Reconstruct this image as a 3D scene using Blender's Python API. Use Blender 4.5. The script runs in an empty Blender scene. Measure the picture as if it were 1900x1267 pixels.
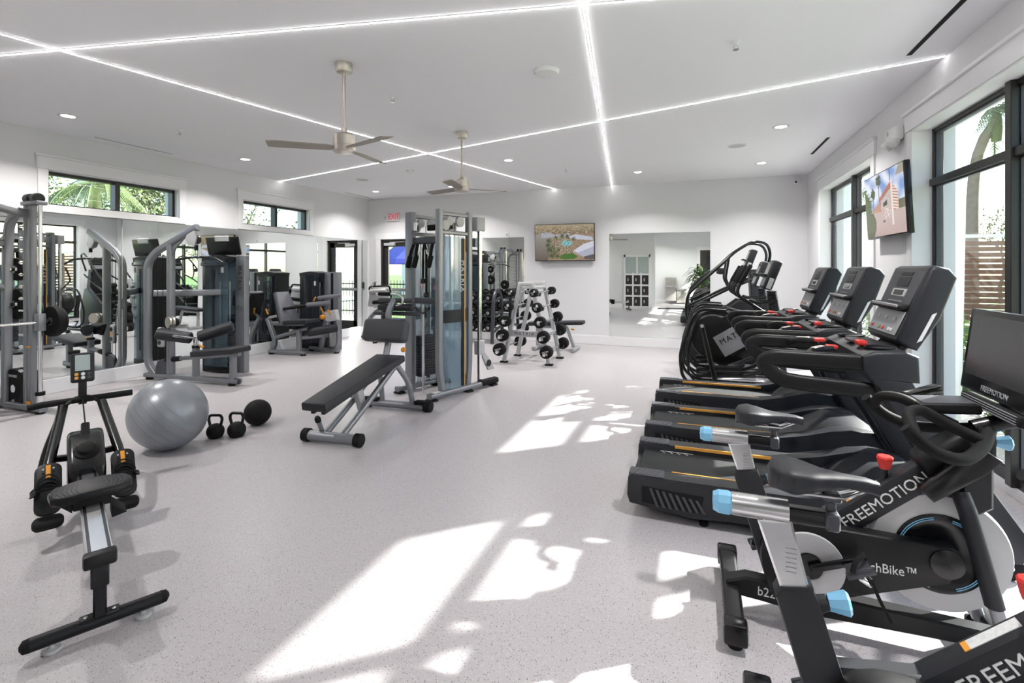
import bpy, bmesh, math, random
from mathutils import Vector, Matrix, Euler
random.seed(7)
SC = bpy.context.scene
COL = SC.collection
PI = math.pi
# ------------------------------------------------------------------ camera
cam_d = bpy.data.cameras.new('camera'); cam = bpy.data.objects.new('camera', cam_d); COL.objects.link(cam)
cam_d.sensor_fit = 'HORIZONTAL'; cam_d.sensor_width = 36.0
cam_d.lens = 919.2 / 1900 * 36.0
cam_d.shift_y = -(633.5 - 499.6) / 1900
cam_d.clip_start = 0.05; cam_d.clip_end = 400
cam.location = (0, 0, 1.5); cam.rotation_euler = (PI / 2, 0, 0.356)
SC.camera = cam
SC.view_settings.view_transform = 'Standard'; SC.view_settings.look = 'None'
SC.view_settings.gamma = 1.0; SC.view_settings.use_curve_mapping = False
SC.view_settings.exposure = 0.80
SC.cycles.use_denoising = True; SC.cycles.use_adaptive_sampling = True; SC.cycles.adaptive_threshold = 0.035
SC.cycles.max_bounces = 8; SC.cycles.diffuse_bounces = 4; SC.cycles.glossy_bounces = 5
SC.cycles.transmission_bounces = 4; SC.cycles.transparent_max_bounces = 16
SC.cycles.sample_clamp_indirect = 6.0
SC.cycles.caustics_reflective = False; SC.cycles.caustics_refractive = False
# ------------------------------------------------------------------ sky and sun
W = bpy.data.worlds.new('sky'); SC.world = W; W.use_nodes = True
nt = W.node_tree; nt.nodes.clear()
sky = nt.nodes.new('ShaderNodeTexSky'); sky.sky_type = 'NISHITA'; sky.sun_disc = False
SUN_TO = Vector((1.0, 0.83, 0.757)).normalized()            # direction towards the sun
sky.sun_elevation = math.asin(SUN_TO.z); sky.sun_rotation = math.atan2(SUN_TO.x, SUN_TO.y)
sky.air_density = 1.0; sky.dust_density = 1.0; sky.ozone_density = 1.0
hs = nt.nodes.new('ShaderNodeHueSaturation'); hs.inputs['Saturation'].default_value = 0.9
bg = nt.nodes.new('ShaderNodeBackground'); bg.inputs['Strength'].default_value = 0.36
wo = nt.nodes.new('ShaderNodeOutputWorld')
nt.links.new(sky.outputs[0], hs.inputs['Color']); nt.links.new(hs.outputs[0], bg.inputs[0]); nt.links.new(bg.outputs[0], wo.inputs[0])
sun_d = bpy.data.lights.new('sun', 'SUN'); sun_d.energy = 12.5; sun_d.angle = math.radians(0.9); sun_d.color = (1.0, 0.97, 0.93)
sun = bpy.data.objects.new('sun', sun_d); COL.objects.link(sun)
sun.rotation_euler = SUN_TO.to_track_quat('Z', 'Y').to_euler()
DOWNLIGHT_W = 21.0

# ------------------------------------------------------------------ materials
MATS = {}
def mat(name, col, rough=0.5, metal=0.0, var=0.06, vscale=12.0, bump=0.0, bscale=60.0, spec=0.5, coat=0.0, emit=None, estr=0.0, trans=None):
    m = bpy.data.materials.new(name); m.use_nodes = True; t = m.node_tree; N = t.nodes; L = t.links
    b = N['Principled BSDF']
    b.inputs['Roughness'].default_value = rough; b.inputs['Metallic'].default_value = metal
    b.inputs['Specular IOR Level'].default_value = spec; b.inputs['Coat Weight'].default_value = coat
    tc = N.new('ShaderNodeTexCoord')
    nz = N.new('ShaderNodeTexNoise'); nz.inputs['Scale'].default_value = vscale; nz.inputs['Detail'].default_value = 4
    L.new(tc.outputs['Object'], nz.inputs['Vector'])
    mx = N.new('ShaderNodeMix'); mx.data_type = 'RGBA'
    c0 = [max(0, c * (1 - var)) for c in col] + [1]; c1 = [min(1, c * (1 + var)) for c in col] + [1]
    mx.inputs[6].default_value = c0; mx.inputs[7].default_value = c1
    L.new(nz.outputs['Fac'], mx.inputs[0]); L.new(mx.outputs[2], b.inputs['Base Color'])
    if bump:
        n2 = N.new('ShaderNodeTexNoise'); n2.inputs['Scale'].default_value = bscale; n2.inputs['Detail'].default_value = 3
        L.new(tc.outputs['Object'], n2.inputs['Vector'])
        bp = N.new('ShaderNodeBump'); bp.inputs['Strength'].default_value = bump; bp.inputs['Distance'].default_value = 0.004
        L.new(n2.outputs['Fac'], bp.inputs['Height']); L.new(bp.outputs[0], b.inputs['Normal'])
    if emit:
        b.inputs['Emission Color'].default_value = (*emit, 1); b.inputs['Emission Strength'].default_value = estr
    MATS[name] = m
    return m
def glass_mat(name, tint, refl=1.0, rough=0.0, base_refl=0.02, frost=None, ff=0.0):
    m = bpy.data.materials.new(name); m.use_nodes = True; t = m.node_tree; N = t.nodes; L = t.links
    N.clear()
    out = N.new('ShaderNodeOutputMaterial'); tr = N.new('ShaderNodeBsdfTransparent'); gl = N.new('ShaderNodeBsdfGlossy')
    tr.inputs[0].default_value = (*tint, 1); gl.inputs['Roughness'].default_value = rough
    lw = N.new('ShaderNodeLayerWeight'); lw.inputs['Blend'].default_value = 0.5
    fr = N.new('ShaderNodeMath'); fr.operation = 'POWER'; fr.inputs[1].default_value = 4.5; L.new(lw.outputs['Facing'], fr.inputs[0])
    ma = N.new('ShaderNodeMath'); ma.operation = 'MULTIPLY_ADD'; ma.inputs[1].default_value = refl; ma.inputs[2].default_value = base_refl; ma.use_clamp = True
    mx = N.new('ShaderNodeMixShader')
    L.new(fr.outputs[0], ma.inputs[0]); L.new(ma.outputs[0], mx.inputs[0]); L.new(tr.outputs[0], mx.inputs[1]); L.new(gl.outputs[0], mx.inputs[2]); L.new(mx.outputs[0], out.inputs[0])
    if frost:
        df = N.new('ShaderNodeBsdfDiffuse'); df.inputs[0].default_value = (*frost, 1); m2 = N.new('ShaderNodeMixShader'); m2.inputs[0].default_value = ff
        L.new(tr.outputs[0], m2.inputs[1]); L.new(df.outputs[0], m2.inputs[2]); L.new(m2.outputs[0], mx.inputs[1])
    MATS[name] = m; return m
mat('wall_paint', (0.70, 0.70, 0.712), 0.75, var=0.012, vscale=1.5, bump=0.06, bscale=220)
mat('ceiling_paint', (0.86, 0.865, 0.885), 0.85, var=0.01, vscale=1.2)
mat('trim_white', (0.78, 0.78, 0.79), 0.4, var=0.01)
mat('frame_black', (0.016, 0.015, 0.014), 0.4, var=0.1)
mat('mirror', (0.86, 0.90, 0.88), 0.012, 1.0, var=0.0)
mat('mirror_edge', (0.45, 0.55, 0.52), 0.2, var=0.05)
mat('steel_grey', (0.245, 0.255, 0.275), 0.38, 0.6, var=0.05)          # silver powder coat of the strength machines
mat('steel_dark', (0.06, 0.063, 0.073), 0.4, 0.5, var=0.05)
mat('chrome', (0.78, 0.78, 0.78), 0.12, 1.0, var=0.02)
mat('nickel', (0.55, 0.51, 0.46), 0.33, 0.9, var=0.03)
mat('fan_blade', (0.30, 0.27, 0.24), 0.5, 0.2, var=0.08)
mat('black_gloss', (0.006, 0.006, 0.007), 0.25, var=0.1, spec=0.4)
mat('black_satin', (0.008, 0.008, 0.009), 0.42, var=0.12, spec=0.3)
mat('black_rubber', (0.007, 0.007, 0.007), 0.75, var=0.2, bump=0.2, bscale=300, spec=0.25)
mat('charcoal', (0.016, 0.017, 0.021), 0.48, var=0.08, spec=0.35)
mat('charcoal_light', (0.055, 0.057, 0.066), 0.5, var=0.06, spec=0.4)
mat('belt', (0.030, 0.032, 0.033), 0.8, var=0.15, vscale=180, bump=0.25, bscale=500, spec=0.3)
mat('vinyl', (0.018, 0.019, 0.024), 0.48, var=0.08, vscale=4, bump=0.12, bscale=700, spec=0.35)
mat('vinyl_lilac', (0.13, 0.13, 0.155), 0.55, var=0.06, vscale=4, bump=0.12, bscale=700)
mat('orange', (0.72, 0.30, 0.03), 0.4, var=0.06)
mat('orange_line', (0.75, 0.36, 0.06), 0.45, var=0.05)
mat('red', (0.62, 0.03, 0.025), 0.35, var=0.06)
mat('sky_blue', (0.20, 0.47, 0.70), 0.38, var=0.05)
mat('silver', (0.60, 0.60, 0.61), 0.25, 0.9, var=0.03)
mat('light_grey', (0.46, 0.46, 0.47), 0.4, var=0.04)
mat('white_plastic', (0.75, 0.75, 0.74), 0.4, var=0.02)
mat('print_white', (0.72, 0.72, 0.72), 0.5, var=0.03)
mat('print_grey', (0.30, 0.31, 0.33), 0.4, var=0.03)
mat('sticker', (0.62, 0.63, 0.64), 0.5, var=0.25, vscale=90)
mat('lcd', (0.40, 0.46, 0.45), 0.25, var=0.05)
mat('screen_off', (0.010, 0.010, 0.011), 0.12, var=0.0)
mat('screen_grey', (0.05, 0.05, 0.052), 0.2, var=0.0)
mat('ball_grey', (0.24, 0.255, 0.28), 0.33, 0.25, var=0.05, vscale=3)
mat('wood_slat', (0.19, 0.085, 0.05), 0.6, var=0.3, vscale=6)
mat('bark', (0.24, 0.20, 0.16), 0.85, var=0.3, vscale=8, bump=0.5, bscale=20)
mat('leaf_dark', (0.045, 0.11, 0.025), 0.5, var=0.4, vscale=3)
mat('leaf_light', (0.16, 0.26, 0.05), 0.5, var=0.4, vscale=3)
mat('leaf_olive', (0.12, 0.15, 0.05), 0.6, var=0.35, vscale=2)
mat('frond', (0.12, 0.165, 0.05), 0.5, var=0.35, vscale=3)
mat('grass', (0.13, 0.22, 0.05), 0.8, var=0.4, vscale=2)
mat('terrace', (0.62, 0.60, 0.57), 0.8, var=0.1, vscale=3)
mat('stucco', (0.80, 0.80, 0.79), 0.8, var=0.02, vscale=5)
mat('road', (0.22, 0.22, 0.22), 0.85, var=0.1)
mat('umbrella_blue', (0.035, 0.05, 0.30), 0.7, var=0.1)
mat('locker_dark', (0.028, 0.022, 0.02), 0.5, var=0.2, vscale=20)
mat('fountain_steel', (0.50, 0.48, 0.45), 0.35, 0.8, var=0.04)
mat('led', (1, 1, 1), 0.5, emit=(1.0, 0.97, 0.96), estr=26.0)
mat('lamp_disc', (1, 1, 1), 0.5, emit=(1.0, 0.96, 0.90), estr=9.0)
mat('exit_red', (0.45, 0.01, 0.03), 0.5, emit=(0.9, 0.03, 0.08), estr=0.35)
glass_mat('window_glass', (0.96, 0.98, 0.975), 0.6)
glass_mat('shield_blue', (0.62, 0.74, 0.80), 0.6, 0.15, 0.06, (0.22, 0.33, 0.42), 0.6)
glass_mat('shield_teal', (0.50, 0.60, 0.66), 0.6, 0.15, 0.05, (0.10, 0.15, 0.19), 0.5)
glass_mat('shield_dark', (0.35, 0.40, 0.46), 0.6, 0.15, 0.04, (0.03, 0.036, 0.05), 0.6)
def floor_mat():
    m = mat('floor_rubber', (0.462, 0.435, 0.450), 0.36, var=0.03, vscale=0.8, spec=0.45)
    t = m.node_tree; N = t.nodes; L = t.links; b = N['Principled BSDF']
    base = b.inputs['Base Color'].links[0].from_socket
    tc = [n for n in N if n.type == 'TEX_COORD'][0]
    prev = base
    for sc, th, col in ((150.0, 0.16, (0.13, 0.12, 0.12, 1)), (95.0, 0.13, (0.30, 0.27, 0.27, 1)), (210.0, 0.2, (0.62, 0.61, 0.61, 1))):
        v = N.new('ShaderNodeTexVoronoi'); v.inputs['Scale'].default_value = sc
        L.new(tc.outputs['Object'], v.inputs['Vector'])
        sp = N.new('ShaderNodeSeparateColor'); L.new(v.outputs['Color'], sp.inputs[0])
        lt = N.new('ShaderNodeMath'); lt.operation = 'LESS_THAN'; lt.inputs[1].default_value = th * 2.0; L.new(v.outputs['Distance'], lt.inputs[0])
        g = N.new('ShaderNodeMath'); g.operation = 'LESS_THAN'; g.inputs[1].default_value = 0.16; L.new(sp.outputs[0], g.inputs[0])
        mu = N.new('ShaderNodeMath'); mu.operation = 'MULTIPLY'; L.new(lt.outputs[0], mu.inputs[0]); L.new(g.outputs[0], mu.inputs[1])
        mx = N.new('ShaderNodeMix'); mx.data_type = 'RGBA'; L.new(mu.outputs[0], mx.inputs[0]); L.new(prev, mx.inputs[6]); mx.inputs[7].default_value = col
        prev = mx.outputs[2]
    L.new(prev, b.inputs['Base Color'])
floor_mat()

# ------------------------------------------------------------------ mesh helpers
V = Vector
class MB:
    """collects shapes; build() links them as ONE mesh object"""
    def __init__(s): s.bm = bmesh.new()
    def _xf(s, vs, M):
        if M is not None:
            bmesh.ops.transform(s.bm, matrix=M, verts=vs)
    def box(s, c, size, rot=None, bev=0.0, seg=2):
        r = bmesh.ops.create_cube(s.bm, size=1.0); vs = r['verts']
        bmesh.ops.scale(s.bm, vec=size, verts=vs)
        if bev > 0:
            es = list({e for v in vs for e in v.link_edges})
            q = bmesh.ops.bevel(s.bm, geom=es, offset=min(bev, min(size) * 0.49), segments=seg, affect='EDGES', profile=0.5)
            vs = list({v for f in q['faces'] for v in f.verts} | {v for v in vs if v.is_valid})
        M = Matrix.Translation(c)
        if rot is not None: M = M @ (rot.to_matrix().to_4x4() if hasattr(rot, 'to_matrix') else Euler(rot).to_matrix().to_4x4())
        s._xf(vs, M); return s
    def bx(s, x0, x1, y0, y1, z0, z1, bev=0.0, seg=2):
        return s.box(((x0 + x1) / 2, (y0 + y1) / 2, (z0 + z1) / 2), (abs(x1 - x0), abs(y1 - y0), abs(z1 - z0)), None, bev, seg)
    def beam(s, a, b, w, h, bev=0.0, up=(0, 0, 1), seg=1):
        """rectangular bar from a to b; h along up, w across"""
        a = V(a); b = V(b); d = b - a; L = d.length; y = d / L; u = V(up)
        x = y.cross(u)
        if x.length < 1e-4: x = y.cross(V((0, 1, 0)) if abs(y.y) < 0.9 else V((1, 0, 0)))
        x.normalize(); z = x.cross(y)
        r = bmesh.ops.create_cube(s.bm, size=1.0); vs = r['verts']
        bmesh.ops.scale(s.bm, vec=(w, L, h), verts=vs)
        if bev > 0:
            es = list({e for v in vs for e in v.link_edges})
            q = bmesh.ops.bevel(s.bm, geom=es, offset=min(bev, min(w, h, L) * 0.49), segments=seg, affect='EDGES', profile=0.5)
            vs = list({v for f in q['faces'] for v in f.verts} | {v for v in vs if v.is_valid})
        M = Matrix.Translation((a + b) / 2) @ Matrix((x, y, z)).transposed().to_4x4()
        s._xf(vs, M); return s
    def cyl(s, a, b, r, r2=None, n=16, cap=True):
        a = V(a); b = V(b); r2 = r if r2 is None else r2
        return s.sweep([a, b], [(math.cos(2 * PI * k / n), math.sin(2 * PI * k / n)) for k in range(n)], scales=[r, r2], cap=cap)
    def sweep(s, path, prof, scales=None, closed=False, cap=True, up=None):
        """sweep a closed 2D profile along path (parallel transport frame)"""
        P = [V(p) for p in path]; n = len(P); m = len(prof)
        T = []
        for i in range(n):
            if closed: t = P[(i + 1) % n] - P[i - 1]
            elif i == 0: t = P[1] - P[0]
            elif i == n - 1: t = P[-1] - P[-2]
            else: t = (P[i + 1] - P[i]).normalized() + (P[i] - P[i - 1]).normalized()
            T.append(t.normalized())
        u = V(up) if up is not None else (V((0, 0, 1)) if abs(T[0].z) < 0.9 else V((0, 1, 0)))
        rings = []; N0 = None
        for i in range(n):
            if up is not None: N0 = u - T[i] * u.dot(T[i])
            elif N0 is None: N0 = u - T[i] * u.dot(T[i])
            else: N0 = N0 - T[i] * N0.dot(T[i])
            N0.normalize(); B = T[i].cross(N0)
            k = 1.0
            if 0 < i < n - 1 or closed:
                d1 = (P[i] - P[i - 1]).normalized(); c = max(0.5, d1.dot(T[i])); k = 1.0
            sc = scales[i] if scales else 1.0
            rings.append([s.bm.verts.new(P[i] + (B * p[0] + N0 * p[1]) * sc) for p in prof])
        rng = range(n if closed else n - 1)
        for i in rng:
            a = rings[i]; b = rings[(i + 1) % n]
            for j in range(m):
                try: s.bm.faces.new((a[j], a[(j + 1) % m], b[(j + 1) % m], b[j]))
                except ValueError: pass
        if cap and not closed:
            try:
                s.bm.faces.new(list(reversed(rings[0]))); s.bm.faces.new(rings[-1])
            except ValueError: pass
        return s
    def tube(s, path, r, n=12, closed=False, cap=True, bend=0.0, scales=None):
        P = fillet(path, bend, closed) if bend > 0 else path
        pr = [(r * math.cos(2 * PI * k / n), r * math.sin(2 * PI * k / n)) for k in range(n)]
        return s.sweep(P, pr, closed=closed, cap=cap, scales=scales)
    def rtube(s, path, w, h, bend=0.0, rad=0.012, up=None, cap=True):
        """rounded-rectangle tube: w across, h along up"""
        P = fillet(path, bend) if bend > 0 else path
        return s.sweep(P, rrect(w, h, rad), up=up, cap=cap)
    def lathe(s, prof, c=(0, 0, 0), axis=(0, 0, 1), n=28, cap=True):
        """prof: [(radius, height)...] along axis"""
        ax = V(axis).normalized(); q = V((0, 0, 1)).rotation_difference(ax); c = V(c)
        rings = []
        for r, h in prof:
            rings.append([s.bm.verts.new(c + q @ V((r * math.cos(2 * PI * k / n), r * math.sin(2 * PI * k / n), h))) for k in range(n)])
        for a, b in zip(rings, rings[1:]):
            for j in range(n): s.bm.faces.new((a[j], a[(j + 1) % n], b[(j + 1) % n], b[j]))
        if cap:
            s.bm.faces.new(list(reversed(rings[0]))); s.bm.faces.new(rings[-1])
        return s
    def prism(s, pts, depth, M=None, bev=0.0, seg=2):
        """outline in local XY (list of 2D), extruded +/- depth/2 along local Z, then transformed by M"""
        n = len(pts)
        a = [s.bm.verts.new((p[0], p[1], -depth / 2)) for p in pts]; b = [s.bm.verts.new((p[0], p[1], depth / 2)) for p in pts]
        fs = [s.bm.faces.new(list(reversed(a))), s.bm.faces.new(b)]
        for j in range(n): fs.append(s.bm.faces.new((a[j], a[(j + 1) % n], b[(j + 1) % n], b[j])))
        vs = a + b
        if bev > 0:
            es = [e for e in {e for f in fs[:2] for e in f.edges}]
            q = bmesh.ops.bevel(s.bm, geom=es, offset=bev, segments=seg, affect='EDGES', profile=0.5)
            vs = list({v for f in q['faces'] for v in f.verts} | {v for v in vs if v.is_valid})
        s._xf(vs, M); return s
    def grid(s, fn, nu, nv, closed_u=False):
        R = [[s.bm.verts.new(fn(i / (nu if closed_u else nu - 1), j / (nv - 1))) for i in range(nu)] for j in range(nv)]
        for j in range(nv - 1):
            for i in range(nu if closed_u else nu - 1):
                s.bm.faces.new((R[j][i], R[j][(i + 1) % nu], R[j + 1][(i + 1) % nu], R[j + 1][i]))
        return s
    def ball(s, c, r, nu=28, nv=16, sc=(1, 1, 1)):
        x = bmesh.ops.create_uvsphere(s.bm, u_segments=nu, v_segments=nv, radius=r)
        s._xf(x['verts'], Matrix.Translation(c) @ Matrix.Diagonal((*sc, 1))); return s
    def xform(s, M):
        bmesh.ops.transform(s.bm, matrix=M, verts=s.bm.verts); return s
    def build(s, name, m, parent=None, smooth=True, angle=38):
        bmesh.ops.recalc_face_normals(s.bm, faces=s.bm.faces)
        me = bpy.data.meshes.new(name); s.bm.to_mesh(me); s.bm.free()
        if smooth and len(me.polygons):
            me.polygons.foreach_set('use_smooth', [True] * len(me.polygons)); me.set_sharp_from_angle(angle=math.radians(angle))
        me.materials.append(MATS[m] if isinstance(m, str) else m)
        o = bpy.data.objects.new(name, me); COL.objects.link(o)
        if parent is not None: o.parent = parent
        return o
def rrect(w, h, rad=0.012, k=3):
    rad = min(rad, w * 0.49, h * 0.49); out = []
    for cx, cy, a0 in ((w / 2 - rad, h / 2 - rad, 0), (-w / 2 + rad, h / 2 - rad, 90), (-w / 2 + rad, -h / 2 + rad, 180), (w / 2 - rad, -h / 2 + rad, 270)):
        for i in range(k + 1):
            a = math.radians(a0 + 90 * i / k); out.append((cx + rad * math.cos(a), cy + rad * math.sin(a)))
    return out
def fillet(path, r, closed=False, k=5):
    P = [V(p) for p in path]; n = len(P); out = []
    for i in range(n):
        if not closed and i in (0, n - 1): out.append(P[i]); continue
        a, b, c = P[i - 1], P[i], P[(i + 1) % n]
        d1 = a - b; d2 = c - b; l = min(r, d1.length * 0.48, d2.length * 0.48)
        p0 = b + d1.normalized() * l; p1 = b + d2.normalized() * l
        for j in range(k + 1):
            t = j / k; out.append(p0 * (1 - t) ** 2 + b * 2 * t * (1 - t) + p1 * t * t)
    return out
def arc(c, r, a0, a1, n=12):
    return [(c[0] + r * math.cos(math.radians(a0 + (a1 - a0) * i / n)), c[1] + r * math.sin(math.radians(a0 + (a1 - a0) * i / n))) for i in range(n + 1)]
def tag(o, label, cat, group=None, kind=None):
    if label: o['label'] = label
    if cat: o['category'] = cat
    if group: o['group'] = group
    if kind: o['kind'] = kind
    return o
def thing(name, label, cat, loc=(0, 0, 0), rz=0.0, group=None):
    o = bpy.data.objects.new(name, None); o.empty_display_size = 0.1; COL.objects.link(o)
    o.location = loc; o.rotation_euler = (0, 0, rz)
    return tag(o, label, cat, group)
def dup(root, loc, rz, label, group=None):
    def cp(o, par):
        c = o.copy(); COL.objects.link(c); c.parent = par
        for ch in o.children: cp(ch, c)
        return c
    kids = list(root.children); r = root.copy(); COL.objects.link(r); r.location = loc; r.rotation_euler = (0, 0, rz); r['label'] = label
    if group: r['group'] = group
    for ch in kids: cp(ch, r)
    return r
def struct(o, label=None):
    o['kind'] = 'structure'
    if label: o['label'] = label
    return o
TEXTS = []
def text(name, body, size, M, m, parent, ext=0.0012, align='CENTER', xs=1.0, sp=1.0):
    """lettering as geometry: text lies in local XY of M, reading along +X, facing +Z"""
    c = bpy.data.curves.new(name, 'FONT'); c.body = body; c.size = size; c.extrude = ext; c.align_x = align; c.align_y = 'CENTER'; c.space_character = sp
    c.resolution_u = 3
    c.materials.append(MATS[m]); o = bpy.data.objects.new(name, c); COL.objects.link(o)
    o.parent = parent; o.matrix_local = M @ Matrix.Diagonal((xs, 1, 1, 1)); TEXTS.append(o); return o
def bake_text():
    bpy.context.view_layer.update(); dg = bpy.context.evaluated_depsgraph_get()
    for o in TEXTS:
        me = bpy.data.meshes.new_from_object(o.evaluated_get(dg)); n = bpy.data.objects.new('lettering', me); COL.objects.link(n)
        n.parent = o.parent; n.matrix_local = o.matrix_local.copy()
    for o in TEXTS: bpy.data.objects.remove(o)
def frame(o, x, z):
    """matrix with origin o, local X along x, local Z along z"""
    z = V(z).normalized(); x = V(x); x = (x - z * x.dot(z)).normalized(); y = z.cross(x)
    M = Matrix((x, y, z)).transposed().to_4x4(); M.translation = V(o); return M
# ================================================================== ROOM
XL, XR, YB, ZC = -7.30, 1.82, 9.86, 3.155
YF = 0.45; XJ = -1.45; YLB = -3.2            # front wall, opening jamb, lobby back wall
WT = 0.30
WIN = [(1.78, 5.40), (6.50, 8.90)]            # right windows along y
LWIN = (-1.6, 0.1)                            # lobby window along y
WZ = 2.745; CURB = 0.08
CLER = [(3.63, 5.24), (6.36, 7.92)]; CZ = (2.27, 2.70)
DOORX = (-6.97, -6.06); DZ = 2.20
struct(MB().bx(XL - WT, XR + 0.14, YLB - 0.3, YB + WT, -0.15, 0.0).build('floor', 'floor_rubber'), 'pale grey speckled rubber floor')
struct(MB().bx(XL - WT, XR + WT, YLB - 0.3, YB + WT, ZC, ZC + 0.2).build('ceiling', 'ceiling_paint'), 'flat off-white painted ceiling')
def wall_y(name, x0, x1, y0, y1, holes, label):
    """wall running along y with openings [(ya, yb, za, zb)]"""
    m = MB(); y = y0
    for ya, yb, za, zb in holes:
        if ya > y: m.bx(x0, x1, y, ya, 0, ZC)
        if za > 0.001: m.bx(x0, x1, ya, yb, 0, za)
        if zb < ZC: m.bx(x0, x1, ya, yb, zb, ZC)
        y = yb
    if y < y1: m.bx(x0, x1, y, y1, 0, ZC)
    return struct(m.build(name, 'wall_paint', smooth=False), label)
wall_y('wall_left', XL - WT, XL, YF - 0.2, YB, [(a, b, *CZ) for a, b in CLER], 'off-white wall above the long mirror')
wall_y('wall_right', XR, XR + WT, YLB, YB, [(*LWIN, 0.0, WZ)] + [(a, b, 0.0, WZ) for a, b in WIN], 'off-white wall with the tall black framed windows')
m = MB(); m.bx(XL - WT, DOORX[0], YB, YB + WT, 0, ZC).bx(DOORX[1], XR + WT, YB, YB + WT, 0, ZC).bx(DOORX[0], DOORX[1], YB, YB + WT, DZ, ZC)
struct(m.build('wall_back', 'wall_paint', smooth=False), 'off-white end wall with screen and mirrors')
struct(MB().bx(XL - WT, XJ, YF - 0.2, YF, 0, ZC).build('wall_front', 'wall_paint', smooth=False), 'off-white wall holding the locker tower')
struct(MB().bx(-2.6, XR + WT, YLB - 0.3, YLB, 0, ZC).build('wall_lobby', 'wall_paint', smooth=False), 'white lobby wall with drinking fountain')
struct(MB().bx(-2.75, -2.6, YLB - 0.3, YF - 0.2, 0, ZC).build('wall_lobby_side', 'wall_paint', smooth=False))
# baseboards
BH = 0.18
def base(name, *bs):
    m = MB()
    for b in bs: m.bx(*b, bev=0.006, seg=1)
    struct(m.build(name, 'trim_white'))
base('baseboard_left', (XL, XL + 0.018, YF, YB, 0, BH))
base('baseboard_back', (DOORX[1] + 0.14, XR, YB - 0.018, YB, 0, BH), (XL, DOORX[0] - 0.13, YB - 0.018, YB, 0, BH))
base('baseboard_right', (XR - 0.018, XR, WIN[0][1] + 0.1, WIN[1][0] - 0.1, 0, BH), (XR - 0.018, XR, WIN[1][1] + 0.1, YB, 0, BH), (XR - 0.018, XR, LWIN[1] + 0.1, WIN[0][0] - 0.1, 0, BH))
base('baseboard_front', (XL, -2.62, YF, YF + 0.018, 0, BH), (-1.58, XJ, YF, YF + 0.018, 0, BH))
base('baseboard_lobby', (-2.6, 0.05, YLB, YLB + 0.018, 0, BH), (1.2, XR, YLB, YLB + 0.018, 0, BH))
# ---- tall windows in the right wall
FX0, FX1, FB = XR + 0.13, XR + 0.20, 0.05
def tall_window(name, ya, yb, muls, label):
    o = bpy.data.objects.new(name, None); COL.objects.link(o); struct(o, label)
    zt = (2.232, 2.292)
    MB().bx(FX0, FX1, ya, ya + FB, CURB, WZ, 0.004, 1).bx(FX0, FX1, yb - FB, yb, CURB, WZ, 0.004, 1).bx(FX0, FX1, ya, yb, WZ - FB, WZ, 0.004, 1).bx(FX0, FX1, ya, yb, CURB, CURB + 0.085, 0.004, 1).build('window_frame', 'frame_black', o)
    MB().bx(FX0 - 0.02, FX1, ya, yb, *zt, 0.004, 1).build('transom', 'frame_black', o)
    MB().bx(FX0, FX1 + 0.06, ya, yb, 0, CURB).build('sill', 'trim_white', o)
    ys = [ya + FB]
    for y in muls:
        MB().bx(FX0 - 0.035, FX1, y - 0.035, y + 0.035, CURB, WZ, 0.004, 1).build('mullion', 'frame_black', o)
        ys += [y - 0.035, y + 0.035]
    ys.append(yb - FB)
    for a, b in zip(ys[::2], ys[1::2]):
        for za, zb in ((CURB + 0.085, zt[0]), (zt[1], WZ - FB)):
            MB().bx(FX0 + 0.02, FX0 + 0.026, a, b, za, zb).build('pane', 'window_glass', o, smooth=False)
            g = 0.012
            MB().bx(FX0 + 0.012, FX0 + 0.034, a, a + g, za, zb).bx(FX0 + 0.012, FX0 + 0.034, b - g, b, za, zb).bx(FX0 + 0.012, FX0 + 0.034, a, b, za, za + g).bx(FX0 + 0.012, FX0 + 0.034, a, b, zb - g, zb).build('glazing_bead', 'steel_dark', o, smooth=False)
    # white casing on the room side
    t = MB(); c = 0.10
    t.bx(XR - 0.02, XR, ya - c, ya, 0, WZ, 0.003, 1).bx(XR - 0.02, XR, yb, yb + c, 0, WZ, 0.003, 1)
    t.bx(XR - 0.026, XR, ya - c - 0.03, yb + c + 0.03, WZ, WZ + 0.15, 0.003, 1).bx(XR - 0.045, XR, ya - c - 0.05, yb + c + 0.05, WZ + 0.15, WZ + 0.18, 0.004, 1)
    t.bx(XR - 0.018, FX0 + 0.01, ya - 0.001, ya + 0.014, 0, WZ).bx(XR - 0.018, FX0 + 0.01, yb - 0.014, yb + 0.001, 0, WZ).bx(XR - 0.018, FX0 + 0.01, ya, yb, WZ - 0.014, WZ + 0.001)
    t.build('window_casing', 'trim_white', o)
tall_window('window_1', *WIN[0], [2.98, 4.18], 'tall black framed window beside the bikes')
tall_window('window_2', *WIN[1], [7.65], 'tall black framed window behind the far treadmill')
tall_window('window_3', *LWIN, [-0.75], 'black framed lobby window')
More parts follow.
